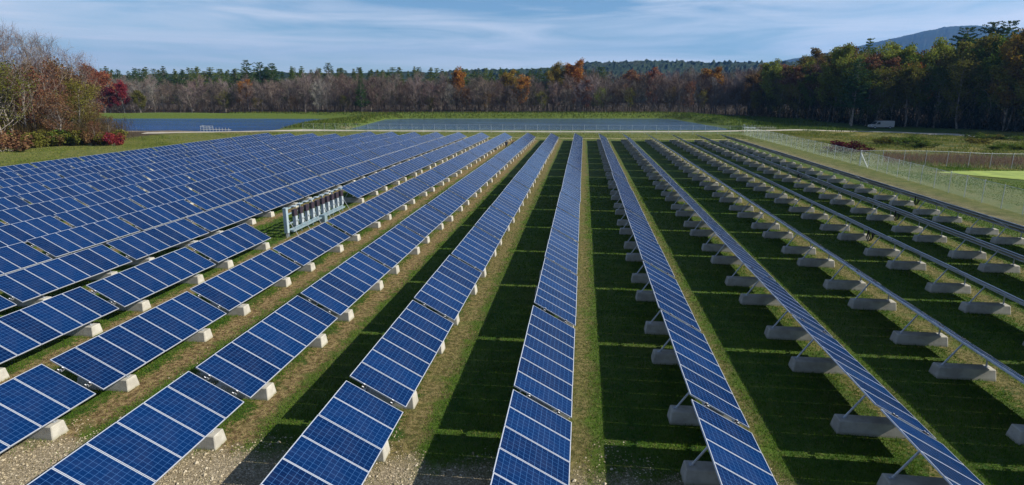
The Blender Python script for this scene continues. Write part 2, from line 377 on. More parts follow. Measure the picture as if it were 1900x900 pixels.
# distant hills: forested ridge and mountain
def hills():
    RV = [(-900, 146), (300, 142), (800, 136), (1000, 128), (1090, 120), (1180, 116.5), (1210, 115.5), (1300, 118.5), (1420, 118), (1500, 116), (1700, 118), (2200, 130), (3200, 145)]
    MV = [(800, 172), (1000, 160), (1300, 136), (1400, 122), (1440, 114), (1480, 107), (1540, 96), (1600, 82), (1650, 70), (1700, 58), (1745, 49.5), (1790, 47.5), (1825, 51), (1900, 62), (2000, 85), (2200, 115), (2600, 140), (3200, 160)]
    us = np.concatenate([np.arange(-900, 800, 40), np.arange(800, 2000, 4), np.arange(2000, 3200, 40)]); rs = np.concatenate([np.linspace(900, 1180, 8), np.linspace(1200, 1640, 36), np.linspace(1660, 2100, 10), np.linspace(2200, 6600, 46)])
    th = np.arctan((us-950)/FPX*math.cos(PITCH)) + YAW
    pk = []
    for tab, r0 in ((RV, 1450.), (MV, 5000.)):
        pk.append(np.array([ztop(r0*math.sin(t), r0*math.cos(t), float(np.interp(u, [q[0] for q in tab], [q[1] for q in tab]))) for u, t in zip(us, th)])+6)
    V = []
    for r in rs:
        x, y = r*np.sin(th), r*np.cos(th)
        hh = np.maximum(pk[0]*np.exp(-((r-1450)/330)**2), pk[1]*np.exp(-((r-5000)/900)**2))
        nz = 4.0*wob(x, y, .011, .2) + 2.2*wob(x, y, .043, 2.) + RNG.normal(0, 2.4, len(us))
        V.append(np.stack([x, y, -6 + hh + nz*np.clip(hh/30, 0, 1)*(1 if r < 2150 else .5)], 1))
    V = np.concatenate(V); n = len(us); id2 = np.arange(len(V)).reshape(len(rs), n)
    F = np.stack([id2[:-1, :-1].ravel(), id2[:-1, 1:].ravel(), id2[1:, 1:].ravel(), id2[1:, :-1].ravel()], 1)
    me2 = bpy.data.meshes.new('hills'); me2.from_pydata(V.tolist(), [], F.tolist())
    m = NT('forest_cover'); g = m.n('NewGeometry'); a = m.noise(g.outputs['Position'], .05, 5, .7); b = m.noise(g.outputs['Position'], .006, 4, .6)
    c = m.mix(m.rng(a, .35, .65), (.007, .017, .009), (.022, .032, .013)); c = m.mix(m.rng(b, .5, .65, 0, .5), c, (.03, .024, .014)); m.pbsdf(c, .95, Specular_IOR_Level=.1)
    me2.materials.append(m.mat); return tag(put('hills', me2), kind='structure')
hills()

# ------------------------------------------------------------------ solar tables
def panel_mesh():
    L_, W_, T_, fw = PPITCH-.014, SLOPE, .04, .023     # local x along the slope (0 low .. -W high), y along the row
    b = MB(); zf = 0.; zc = -.004
    xs = (-W_, -W_+fw, -fw, 0.); ys = (0., fw, L_-fw, L_)
    for i in range(3):
        for j in range(3):
            z = zf
            if i == 1 and j == 1: continue
            b.quad((xs[i], ys[j], z), (xs[i+1], ys[j], z), (xs[i+1], ys[j+1], z), (xs[i], ys[j+1], z), 0)
    b.quad((xs[1], ys[1], zc), (xs[2], ys[1], zc), (xs[2], ys[2], zc), (xs[1], ys[2], zc), 1); cell = len(b.f)-1
    b.quad((0, 0, -T_), (-W_, 0, -T_), (-W_, L_, -T_), (0, L_, -T_), 2)
    for p, q in (((-W_, 0), (0, 0)), ((0, 0), (0, L_)), ((0, L_), (-W_, L_)), ((-W_, L_), (-W_, 0))):
        b.quad((p[0], p[1], -T_), (q[0], q[1], -T_), (q[0], q[1], 0), (p[0], p[1], 0), 0)
    me3 = b.mesh('solar_panel', [M['frame'], M['cells'], M['backsheet']])
    uvl = me3.uv_layers.new(name='cells'); pl = me3.polygons[cell]
    for li, uv in zip(pl.loop_indices, ((.0, .0), (12., .0), (12., 6.), (0., 6.))): uvl.data[li].uv = uv
    return me3
PANEL = panel_mesh()
BY = (1.45, 5.75)
def block_mesh():
    b = MB(); x0, x1, hb, ht, h, e = -1.0, 1.0, .30, .23, .41, .07
    bm = bmesh.new()
    P = [(x0, -hb, -.03), (x1, -hb, -.03), (x1, hb, -.03), (x0, hb, -.03), (x0+e, -ht, h), (x1-e*.6, -ht, h), (x1-e*.6, ht, h), (x0+e, ht, h)]
    vv = [bm.verts.new(p) for p in P]
    for f in ((3,2,1,0),(4,5,6,7),(0,1,5,4),(1,2,6,5),(2,3,7,6),(3,0,4,7)): bm.faces.new([vv[i] for i in f])
    bmesh.ops.bevel(bm, geom=[e_ for e_ in bm.edges], offset=.025, segments=1, affect='EDGES')
    m3 = bpy.data.meshes.new('ballast_block'); bm.to_mesh(m3); bm.free(); m3.materials.append(M['concrete']); return m3
BLOCK = block_mesh()
def on_slope(s, dz=0.):           # point at slope distance s from the lower edge, dz below the panel plane
    return (-s*CT - dz*ST*-1*-1, ZLOW + s*ST - dz*CT)
def purlin_mesh(n=7):
    b = MB(); Ln = n*PPITCH; b.box(-.035, .035, -.11, Ln+.10, -.11, -.043); return b.mesh('purlin', M['steel'])
def clampend():
    b = MB(); b.hexa([(-.05, 0, -.042), (.05, 0, -.042), (.05, .05, -.042), (-.05, .05, -.042), (-.028, .01, .045), (.028, .01, .045), (.028, .04, .045), (-.028, .04, .045)])
    b.m[1] = 1; return b.mesh('end_clamp', [M['darksteel'], M['white']])
PURLIN = {7: purlin_mesh(7), 6: purlin_mesh(6)}; CLAMP = clampend()
S_LO, S_HI = .46, 1.45
def strut_meshes():
    b = MB(); zt = ZLOW + S_HI*ST - .09
    b.tube((-1.86, 0, .38), (-S_HI*CT+.03, 0, zt), .032, .032, 6); b.box(-1.93, -1.79, -.07, .07, .40, .425); s1 = b.mesh('rear_strut', M['steel'])
    b = MB(); xf = -S_LO*CT+.05; zt = ZLOW + S_LO*ST - .09
    b.tube((xf, 0, .38), (xf, 0, zt), .032, .032, 6); b.box(xf-.07, xf+.07, -.07, .07, .40, .425); s2 = b.mesh('front_post', M['steel'])
    b = MB(); zt2 = ZLOW + S_HI*ST - .10; b.tube((-S_HI*CT-.02, .0, zt2), (xf, .0, zt), .022, .022, 4); s3 = b.mesh('cross_rail', M['steel'])
    return s1, s2, s3
STRUT, POST, RAIL = strut_meshes()
def frame_mesh(n=7):              # the whole support in one mesh, for tables too far away to show its members
    b = MB(); Ln = n*PPITCH
    for s in (S_LO, S_HI):
        x, z = -s*CT, ZLOW + s*ST; b.box(x-.035, x+.035, -.11, Ln+.1, z-.12, z-.055)
    xf = -S_LO*CT+.05
    for y in BY:
        b.tube((-1.86, y, .40), (-S_HI*CT+.03, y, ZLOW + S_HI*ST - .09), .032, .032, 4); b.tube((xf, y, .40), (xf, y, ZLOW + S_LO*ST - .09), .032, .032, 4)
    return b.mesh('support_frame', M['steel'])
FRAME = frame_mesh()
ORD = ['', 'first', 'second', 'third', 'fourth', 'fifth', 'sixth', 'seventh', 'eighth', 'ninth', 'tenth', 'eleventh', 'twelfth', 'thirteenth', 'fourteenth', 'fifteenth', 'sixteenth', 'seventeenth', 'eighteenth', 'nineteenth']
def rowphrase(k):
    if k == -4: return 'in the row broken by inverter rack'
    return ('%s row sunward of inverter rack' if k > -4 else '%s row behind inverter rack') % ORD[abs(k+4)]
ntab = 0
TABLES = {}
for k in range(-13, 7):
    nmax = 16 if k >= -9 else 15
    for n in range(-1, nmax+1):
        if k == -4 and n in (4, 5): continue
        xl, ys = ROWX+k*ROWD, Y0+n*TABL
        corners = [(xl-3.5, ys, 0), (xl, ys, .7), (xl-1.8, ys, 1.65), (xl-3.5, ys+7, 0), (xl, ys+7, .7), (xl-1.8, ys+7, 1.65), (xl-1, ys+3.5, .9)]
        pr = [seen(*q) for q in corners]
        if not any(q and -60 < q[0] < 1960 and q[1] < 960 for q in pr): continue
        npan = 6 if (k == -4 and n == 3) else 7
        gl = 'blue solar table, %s from pond, %s' % (ORD[nmax-n+1], rowphrase(k))
        jx, jz, jr = random.uniform(-.025, .025), random.uniform(-.02, .02), R(random.uniform(-.12, .12))
        t = thing('solar_table', (xl+jx, ys, 0), gl, 'solar table', 'solar tables of the array'); ntab += 1; TABLES[(k, n)] = t
        dist = math.hypot(xl, ys); near = dist < 62
        jt = R(random.uniform(-.35, .35))
        for i in range(npan):
            p = put('solar_panel', PANEL, t, (random.uniform(-.004, .004), i*PPITCH+.007, ZLOW+jz+random.uniform(-.002, .002))); p.rotation_euler = (0, TILT+jt+R(random.uniform(-.1, .1)), 0)
        for y in BY:
            o = put('ballast_block', BLOCK, t, (-1.10+random.uniform(-.05, .05), y+random.uniform(-.06, .06), 0)); o.rotation_euler = (0, 0, R(random.uniform(-1.6, 1.6)))
        if near:
            for s in (S_LO, S_HI):
                o = put('purlin', PURLIN[npan], t, (-s*CT, 0, ZLOW+jz+s*ST)); o.rotation_euler = (0, TILT, 0)
                
                for yc_ in (-.085, npan*PPITCH+.035): o = put('end_clamp', CLAMP, t, (-s*CT, yc_, ZLOW+jz+s*ST-.004)); o.rotation_euler = (0, TILT, 0)
            for y in BY:
                put('rear_strut', STRUT, t, (0, y, 0)); put('front_post', POST, t, (0, y, 0)); put('cross_rail', RAIL, t, (0, y, 0))
        else: put('support_frame', FRAME, t)
        if (k, n) in ((5, 5), (4, 4), (6, 6), (5, 8)):
            b = MB()
            for q in range(3):
                pts = [(-1.25+.12*q, 3.2+.25*q, 1.2), (-1.3+.2*q, 3.25+.25*q, .75), (-1.1+.2*q, 3.4+.25*q, .45), (-.8+.1*q, 3.6+.2*q, .5), (-.6, 3.7+.2*q, .9)]
                b.path(pts, .03, 5)
            b.build('cable_loop', M['cable'], t)
print('solar tables', ntab)

# ------------------------------------------------------------------ inverter rack
def rack():
    x, y0, y1, h = -20.75, 40.2, 50.2, 2.15
    t = thing('inverter_rack', (x, y0, 0), 'galvanised steel rack of white inverters standing in the gap between solar tables', 'inverter rack')
    Ln = y1-y0
    for i in range(6):
        y = .05+i*(Ln-.1)/5; b = MB(); b.box(-.04, .04, y-.04, y+.04, -.03, h); b.build('post', M['rackblue'], t)
        b = MB(); b.tube((.75, y+.02, 0), (.04, y+.02, 1.25), .02, .02, 5); b.build('brace', M['steel'], t)
    for z in (.52, .95, 1.65, 2.05):
        b = MB(); b.box(.042, .09, -.05, Ln+.05, z-.05, z+.05); b.build('rail', M['rackblue'], t)
    b = MB(); b.box(.05, .30, .2, Ln-.1, .33, .45); b.build('cable_tray', M['rackblue'], t)
    b = MB(); 0 and b.hexa([(-.42, -.02, h+.03), (.5, -.02, h+.10), (.5, Ln+.02, h+.10), (-.42, Ln+.02, h+.03), (-.42, -.02, h+.05), (.5, -.02, h+.12), (.5, Ln+.02, h+.12), (-.42, Ln+.02, h+.05)])
    for i in range(10):
        y = .45+i*(Ln-1.1)/9.3
        o = bpy.data.objects.new('inverter', None); COL.objects.link(o); o.parent = t; o.location = (.1, y, 0)
        b = MB(); b.box(0, .20, .06, .56, 1.42, 1.88); b.build('heat_sink_case', M['inv_dark'], o)
        b = MB(); b.box(.002, .24, .14, .46, .72, 1.40); b.build('connection_box', M['boxgrey'], o)
        b = MB(); b.box(.242, .25, .24, .34, .98, 1.1); b.build('switch', M['inv_dark'], o)
        b = MB(); b.path([(.12, .3, .70), (.12, .3, .44)], .025, 5); b.build('conduit', M['steel'], o)
        b = MB(); b.box(-.10, .20, .08, .56, 2.11, 2.14); b.build('rain_cap', M['boxgrey'], o)
    b = MB(); b.box(-.12, .12, -.36, -.06, .35, 2.12); b.box(-.13, .13, -.37, -.05, 2.122, 2.15); b.box(.122, .13, -.33, -.09, .4, 2.05)
    c = b.build('switch_cabinet', worn('cabinet_grey', (.30, .38, .41), .08, .45, 4), t)
    for yy in (-.31, -.11):
        b = MB(); b.box(-.03, .03, yy-.03, yy+.03, -.03, .348); b.build('leg', M['steel'], t)
    b = MB(); b.box(.15, .55, 5.0, 5.5, -.03, .6); b.build('pull_box', M['rackblue'], t)
rack()

# ------------------------------------------------------------------ chain link fences
def link_mesh(Ln, H_, dm=.055, r=.0014):
    V = []; nw = int(round(Ln/dm)); nh = int(H_/dm*1.0)
    def rib(p, q):
        p = np.array(p); q = np.array(q)
        d = (q-p)/np.linalg.norm(q-p); a = np.array([0, 1., 0]); c = np.cross(d, a)
        tri = [a*r, (-.5*a+.87*c)*r, (-.5*a-.87*c)*r]
        for i in range(3):
            u0, u1 = tri[i], tri[(i+1) % 3]; V.extend([p+u0, p+u1, q+u1, q+u0])
    # straight diagonals clipped to the bay
    step = dm*math.sqrt(2)
    n = int((Ln+H_)/step)+1
    for i in range(n+1):
        s = i*step
        x0, z0 = (s, 0) if s <= Ln else (Ln, s-Ln)
        x1, z1 = (s-H_, H_) if s-H_ >= 0 else (0, s)
        if z0 < H_ and z1 > 0 and abs(x0-x1) > .02:
            rib((x0, .004, z0+.05), (x1, .004, z1+.05)); rib((Ln-x0, -.004, z0+.05), (Ln-x1, -.004, z1+.05))
    return soup('chain_link', np.array(V), 4, M['link'])
BAY = 3.0; FH = 2.05
LINK = link_mesh(BAY, FH)
b = MB(); b.tube((0, 0, -.3), (0, 0, FH+.12), .03, .03, 7); b.tube((0, 0, FH+.12), (0, .0, FH+.15), .036, .015, 7); FPOST = b.mesh('post', M['steel'])
b = MB(); b.tube((0, 0, FH+.05), (BAY, 0, FH+.05), .02, .02, 6); FRAIL = b.mesh('top_rail', M['steel'])
def fence(p, q, label, brace=None):
    d = Vector((q[0]-p[0], q[1]-p[1])); n = max(1, round(d.length/BAY)); sc = d.length/n/BAY; rz = math.atan2(d.y, d.x)
    t = thing('chain_link_fence', (p[0], p[1], 0), label, 'fence', None, rz)
    for i in range(n+1):
        x, y = p[0]+d.x*i/n, p[1]+d.y*i/n; z = gz(x, y); o = put('post', FPOST, t, (i*BAY*sc, 0, z))
        if i < n:
            z2 = gz(p[0]+d.x*(i+1)/n, p[1]+d.y*(i+1)/n); sh = math.atan2(z2-z, BAY*sc)
            o = put('chain_link', LINK, t, (i*BAY*sc, 0, z)); o.scale = (sc, 1, 1); o.rotation_euler = (0, -sh, 0)
            o = put('top_rail', FRAIL, t, (i*BAY*sc, 0, z)); o.scale = (sc, 1, 1); o.rotation_euler = (0, -sh, 0)
        if brace == i:
            bb = MB(); bb.tube((i*BAY*sc, .05, FH*.85), (i*BAY*sc+2.7, .05, .15), .05, .05, 7); bb.build('brace', M['white'], t)
    return t
fence((39.2, 156.5), (38.9, 91.0), 'chain link fence beside the sunward row, from far road corner to white brace')
fence((38.9, 90.9), (36.3, 40), 'chain link fence beside the sunward row, from white brace towards near end', 0)
fence((39.2, 91.4), (84, 95), 'chain link fence running out past the bright green pool into wet meadow')
fence((38.9, 156.9), (-74, 156.2), 'chain link fence between the solar rows and the gravel road along the pond')

# ------------------------------------------------------------------ trees
def limb(b, p, d, ln, r, rg, seg=3, bend=.25, up=.12, k=4):
    pts = [Vector(p)]; d = Vector(d).normalized(); rr = r
    for i in range(seg):
        d = (d + Vector((rg.normal(0, bend), rg.normal(0, bend), rg.normal(0, bend)+up))).normalized()
        q = pts[-1] + d*(ln/seg); r2 = r*(1-(i+1)/seg*.75); b.tube(pts[-1], q, rr, r2, k, 0, False); rr = r2; pts.append(q)
    return pts
def tri_sliver(p, d, ln, wd, rg):
    d = d/np.linalg.norm(d); a = np.cross(d, rg.normal(size=3)); a /= np.linalg.norm(a)+1e-9
    return [p-a*wd/2, p+a*wd/2, p+d*ln]
def tree_skeleton(rg, h, spread, base, nl, b, tr):
    lean = Vector((rg.normal(0, .03), rg.normal(0, .03), 1)); pts = [Vector((0, 0, -.4))]; seg = 6
    for i in range(seg):
        q = pts[-1] + Vector((lean.x*h/seg + rg.normal(0, .012*h), lean.y*h/seg + rg.normal(0, .012*h), (h*.88+.4)/seg)); b.tube(pts[-1], q, tr*(1-i/seg*.85), tr*(1-(i+1)/seg*.85), 6, 0, False); pts.append(q)
    tips = []
    for i in range(nl):
        f = base + (1-base)*(i+.5)/nl*.97; ff = f*(seg-.01)*.97; j = int(ff); p = pts[j].lerp(pts[j+1], ff-j)
        a = i*2.4+rg.normal(0, .4); reach = spread*(1.15-.75*abs(f-.42-base*.3)/.6)*rg.uniform(.7, 1.15)
        reach = max(reach, spread*.3)
        lp = limb(b, p, (math.cos(a), math.sin(a), .55+f*.6), reach, tr*.34*(1.1-f), rg, 4, .16, .12, 4)
        for g_ in range(4):
            q = lp[1+g_ % 4 if g_ < 4 else 4] if g_ else lp[-1]
            a2 = a+rg.normal(0, .9); sp = limb(b, q, (math.cos(a2), math.sin(a2), .6+rg.normal(0, .35)), reach*.5, tr*.12, rg, 3, .2, .15, 3)
            tips += sp[1:]
        tips += lp[2:]
    tips.append(pts[-1]); return tips
def bare_tree(seed, h, spread, base, ntw, tw, tl, nl=14):
    rg = np.random.default_rng(seed); b = MB(); tips = tree_skeleton(rg, h, spread, base, nl, b, h*.0135)
    V = []
    T = np.array([tuple(t) for t in tips])
    for i in range(ntw):
        p = T[rg.integers(len(T))] + rg.normal(0, .35, 3); out = p.copy(); out[2] = 0; out = out/(np.linalg.norm(out)+.5)
        d = out*.5 + np.array([0, 0, .8]) + rg.normal(0, .5, 3); V += tri_sliver(p, d, tl*rg.uniform(.5, 1.3), tw*rg.uniform(.7, 1.3), rg)
    return b.mesh('trunk', M['bark']), soup('crown', np.array(V), 3, M['twig'], np.clip(rg.normal(.5, .25, ntw), 0, 1))
def leaf_quads(rg, C, n, rad, size, flat=.75):
    ci = rg.integers(len(C), size=n); c = C[ci]
    if np.ndim(rad): size = size*np.clip(rad[ci]/rad.max(), .45, 1)[:, None]; rad = rad[ci][:, None]
    u = rg.normal(size=(n, 3)); u /= np.linalg.norm(u, axis=1)[:, None]; p = c + u*(rad*rg.uniform(.2, 1, (n, 1))**.6)*np.array([1, 1, flat])
    a = rg.normal(size=(n, 3)); a /= np.linalg.norm(a, axis=1)[:, None]; bb = np.cross(a, rg.normal(size=(n, 3))); bb /= np.linalg.norm(bb, axis=1)[:, None]
    s = size*rg.uniform(.6, 1.35, (n, 1)); a = a*s*.5; bb = bb*s*.38
    return np.stack([p-a, p+bb, p+a, p-bb], 1).reshape(-1, 3)
def leaf_tree(seed, h, spread, base, nleaf, size, clump=1.2, nl=13):
    rg = np.random.default_rng(seed); b = MB(); tips = tree_skeleton(rg, h, spread, base, nl, b, h*.014)
    T = np.array([tuple(t) for t in tips]); T = T[rg.random(len(T)) < .8]
    V = leaf_quads(rg, T, nleaf, clump, size); tone = np.clip(rg.normal(.45, .22, nleaf), 0, 1)
    return b.mesh('trunk', M['bark']), soup('crown', V, 4, M['leaf'], tone)
def pine_tree(seed, h, spread, base, size, full=.75, dens=1.0):
    rg = np.random.default_rng(seed); b = MB(); tr = h*.013
    b.tube((0, 0, -.4), (0, 0, h*.55), tr, tr*.55, 6, 0, False); b.tube((0, 0, h*.55), (0, 0, h*.97), tr*.55, .03, 5, 0, False)
    C = []; z = h*base
    while z < h*.98:
        f = (z/h-base)/(1-base); rr = spread*((1-f)**full*(.65+.35*min(1, f*4+.3)))*rg.uniform(.6, 1.2)+.22; nb = int(4+3*rg.random()); a0 = rg.uniform(0, 6.3)
        for i in range(nb):
            a = a0+i*6.283/nb+rg.normal(0, .2); ln = rr*rg.uniform(.6, 1.15); e = Vector((math.cos(a)*ln, math.sin(a)*ln, z+ln*(.18+.25*f)+rg.normal(0, .1)))
            b.tube((0, 0, z), e, .045, .015, 3, 0, False)
            for q in range(max(2, int(ln*1.7))):
                t = .3+.7*(q+1)/max(2, int(ln*1.7)); C.append((e.x*t, e.y*t, z+(e.z-z)*t))
        z += h*.032*rg.uniform(.7, 1.4)
    for q in np.linspace(h*base, h*.97, 30): k_ = .35*(1.02-q/h); C.append((rg.normal(0, k_), rg.normal(0, k_), q))
    C = np.array(C); n = int(len(C)*16*dens)
    fz = np.clip((C[:, 2]/h-base)/(1-base), 0, 1); V = leaf_quads(rg, C, n, 1.5*size*(.42+.58*(1-fz)**.6), size, .55); return b.mesh('trunk', M['bark']), soup('crown', V, 4, M['leaf'], np.clip(rg.normal(.45, .25, n), 0, 1))
BARE = [bare_tree(100+i, 16, 4.3, .10+.12*(i % 2), 1700, .07, 2.0, 17) for i in range(5)]
BARE_NEAR = [bare_tree(140+i, 20, 5.8, .22, 1700, .036, 1.7, 20) for i in range(4)]
LEAFY = [leaf_tree(200+i, 18, 4.9, .2+.06*(i % 3), 4600, .50, 1.35) for i in range(5)]
SPARSE = [leaf_tree(240+i, 16, 4.6, .22, 1500, .42, 1.5) for i in range(4)]
NEARLEAF = [leaf_tree(260+i, 15, 4.6, .12, 4200, .27, 1.3, 18) for i in range(3)]
BIGLEAF = [leaf_tree(280+i, 24, 6.6, .2, 9500, .46, 1.55, 18) for i in range(4)]
PINE = [pine_tree(300+i, 22, 5.6, .18, .38, .72+.11*i, 1.2) for i in range(6)]
PINE_BIG = [pine_tree(320+i, 24, 6.0, .28, .46, .55, 1.5) for i in range(2)]
SHRUB = []
for i in range(4):
    rg = np.random.default_rng(400+i); b = MB(); T = []
    for j in range(9):
        a = j*.7+rg.normal(0, .3); pts = limb(b, (rg.normal(0, .12), rg.normal(0, .12), -.15), (math.cos(a)*.6, math.sin(a)*.6, 1), rg.uniform(1.3, 2.2), .035, rg, 4, .18, .08, 3); T += pts[2:]
    T = np.array([tuple(t) for t in T]); n = 1300
    SHRUB.append((b.mesh('stem', M['bark']), soup('foliage', leaf_quads(rg, T, n, .45, .2), 4, M['leaf'], np.clip(rg.normal(.45, .25, n), 0, 1))))
BASEH = {'BARE': 16, 'BARE_NEAR': 20, 'LEAFY': 18, 'SPARSE': 16, 'NEARLEAF': 15, 'BIGLEAF': 24, 'PINE': 22, 'PINE_BIG': 24, 'SHRUB': 2.2}
SETS = {'BARE': BARE, 'BARE_NEAR': BARE_NEAR, 'LEAFY': LEAFY, 'SPARSE': SPARSE, 'NEARLEAF': NEARLEAF, 'BIGLEAF': BIGLEAF, 'PINE': PINE, 'PINE_BIG': PINE_BIG, 'SHRUB': SHRUB}
CLR = {'twigpale': (.27, .235, .215), 'twig': (.20, .155, .135), 'twig2': (.155, .115, .095), 'twigpink': (.21, .15, .125), 'orange': (.36, .17, .035), 'rust': (.22, .11, .06), 'gold': (.30, .21, .04), 'red': (.22, .03, .035), 'maroon': (.11, .025, .035), 'scarlet': (.27, .10, .05),
       'olive': (.17, .165, .032), 'green': (.105, .15, .026), 'lime': (.25, .29, .05), 'pine': (.13, .19, .045), 'pined': (.07, .125, .045), 'brown': (.19, .125, .055)}
CLR.update({k: tuple(q*.88 for q in CLR[k]) for k in ('twig', 'twig2', 'twigpink', 'twigpale')})
HTOP = {}
for st_ in SETS.values():
    for _, cm in st_:
        zz = np.empty(len(cm.vertices)*3, np.float32); cm.vertices.foreach_get('co', zz); HTOP[cm.name] = float(np.percentile(zz[2::3], 99.3))
ntree = 0
def tree(kind, x, y, h, clr, label, group=None, name='tree', cat='tree', wide=1., wood=None):
    global ntree; ntree += 1
    tr, cr_ = SETS[kind][random.randrange(len(SETS[kind]))]; s = h/HTOP[cr_.name]
    t = thing(name, (x, y, gz(x, y)-.05), label, cat, group, random.uniform(0, 6.28)); sw = s*wide*random.uniform(.92, 1.1)
    a = put(tr.name.split('.')[0], tr, t); c = put(cr_.name.split('.')[0], cr_, t)
    for o in (a, c): o.scale = (sw, sw, s)
    q = CLR[clr]; v = random.uniform(.82, 1.2); c.color = (min(1, q[0]*v*random.uniform(.93, 1.07)), min(1, q[1]*v*random.uniform(.93, 1.07)), min(1, q[2]*v), 1)
    return t
def tree_px(kind, u, Y, vtop, clr, label, group=None, **kw):
    x = at(u, Y); h = ztop(x, Y, vtop) - gz(x, Y); return tree(kind, x, Y, max(3., h), clr, label, group, **kw)

GP = ('dark green pine rising behind the bare trees across the ponds', 'pines behind the bare trees')
rnd = random.Random(11)
# skyline of bare wood: picture line of its tops
def lin(u, tab): return float(np.interp(u, [a for a, _ in tab], [c for _, c in tab]))
BT = [(150, 150), (330, 150), (450, 150), (560, 140), (700, 142), (830, 143), (900, 146), (1000, 148), (1100, 138), (1250, 134), (1400, 131), (1520, 120)]
for Yr, du, lo, rank in ((279, 24, 8, 'front'), (287, 22, 2, 'middle'), (297, 24, -3, 'back')):
    u = 150+rnd.uniform(0, 20)
    while u < (1480 if Yr < 290 else 1420):
        Y = Yr+rnd.uniform(-3, 3)
        if not (at(u, Y) > 62 and Y < 300 and u > 1400): 
            cl = rnd.choice(['twig', 'twig', 'twig2', 'twigpink', 'twigpale']); cn = {'twig': 'grey-brown', 'twig2': 'dark brown', 'twigpink': 'pinkish', 'twigpale': 'pale grey'}[cl]
            tree_px('BARE', u, Y, lin(u, BT)+lo+rnd.uniform(-9, 12), cl, '%s bare tree in the %s rank of the wood across the ponds' % (cn, rank), '%s bare trees, %s rank across the ponds' % (cn, rank), wide=rnd.uniform(.85, 1.25))
        u += du*rnd.uniform(.7, 1.3)
# sparse autumn trees in the bare wood, without strong colour
for u, vt, cl in ((260, 172, 'brown'), (420, 170, 'olive'), (545, 178, 'brown'), (640, 176, 'olive'), (765, 176, 'brown'), (800, 180, 'olive'), (905, 170, 'brown'), (1005, 170, 'olive'), (1140, 158, 'brown'), (1165, 162, 'olive'), (1240, 160, 'brown'), (1275, 150, 'rust'), (1300, 168, 'olive'), (1365, 160, 'brown'), (1400, 170, 'olive'), (1440, 160, 'brown')):
    tree_px('SPARSE', u, 276+rnd.uniform(-1, 2), vt, cl, 'thin %s autumn tree at the front of the bare wood' % {'brown': 'brown', 'olive': 'olive', 'rust': 'rusty'}[cl], 'thin %s trees at the front of the bare wood' % cl)
# coloured trees with their own place
tree_px('LEAFY', 458, 284, 148, 'orange', 'small orange tree among bare trees left of the tallest pine clump')
tree_px('SPARSE', 480, 277, 180, 'gold', 'thin golden tree below the small orange tree across the pond')
tree_px('PINE', 672, 275, 138, 'pined', 'lone dark spruce standing in front of the bare wood by the dyke', name='spruce_tree')
tree_px('LEAFY', 852, 288, 126, 'orange', 'tall narrow orange tree rising above the bare wood', wide=.8)
tree_px('LEAFY', 868, 279, 165, 'rust', 'rusty tree at the foot of the tall narrow orange tree', wide=.7)
tree_px('LEAFY', 943, 290, 131, 'gold', 'golden tree left of the great orange maple')
tree_px('LEAFY', 972, 284, 140, 'orange', 'orange tree between the golden tree and the great orange maple')
tree_px('BIGLEAF', 1030, 296, 118, 'gold', 'broad golden maple leaning into the great orange maple')
tree_px('BIGLEAF', 1066, 294, 112, 'orange', 'great orange maple topping the wood across the pond')
tree_px('LEAFY', 1085, 282, 150, 'scarlet', 'red-orange tree at the foot of the great orange maple')
tree_px('SPARSE', 1110, 277, 162, 'lime', 'yellow-green tree beside the red-orange tree')
tree_px('LEAFY', 1165, 292, 131, 'rust', 'rusty maple below the forested ridge', wide=1.15)
tree_px('LEAFY', 1208, 292, 127, 'scarlet', 'red-brown maple right of the rusty maple below the ridge', wide=.8)
tree_px('LEAFY', 1318, 288, 126, 'orange', 'flat-topped orange maple near the shaded wood', wide=1.2)
# pines on the skyline
for u, vt in ((170, 120), (205, 125), (232, 131), (258, 128), (285, 127), (310, 126), (335, 131), (358, 127), (372, 122), (398, 128), (420, 126), (440, 130), (545, 124), (566, 126), (590, 129), (640, 128), (660, 130), (690, 131), (715, 130), (742, 127), (775, 126), (800, 124), (822, 134), (880, 130), (900, 126), (915, 131), (930, 128), (960, 134), (985, 133), (1105, 134)):
    tree_px('PINE', u+rnd.uniform(-4, 4), 316+rnd.uniform(-8, 14), vt+rnd.uniform(-3, 3), rnd.choice(['pine', 'pine', 'pined', 'green']), *GP, name='pine_tree', wide=rnd.uniform(1.2, 1.6))
for u in range(160, 1130, 12):
    tree_px('PINE', u+rnd.uniform(-7, 7), 345+rnd.uniform(-10, 20), 129+rnd.uniform(-4, 4), rnd.choice(['pine', 'pined', 'green']), 'green pine in the far rank of the pine wood beyond the ponds', 'pines of the far rank', name='pine_tree', wide=rnd.uniform(1.2, 1.7))
for u, vt in ((466, 112), (490, 116), (512, 118)):
    tree_px('PINE_BIG', u, 312+rnd.uniform(-3, 3), vt, 'pined', 'tall dark pine in the big clump of three above the bare wood', 'three pines of the tall clump', name='pine_tree')
tree_px('PINE_BIG', 615, 310, 117, 'pined', 'single tall dark pine right of the tall pine clump', name='pine_tree', wide=.8)

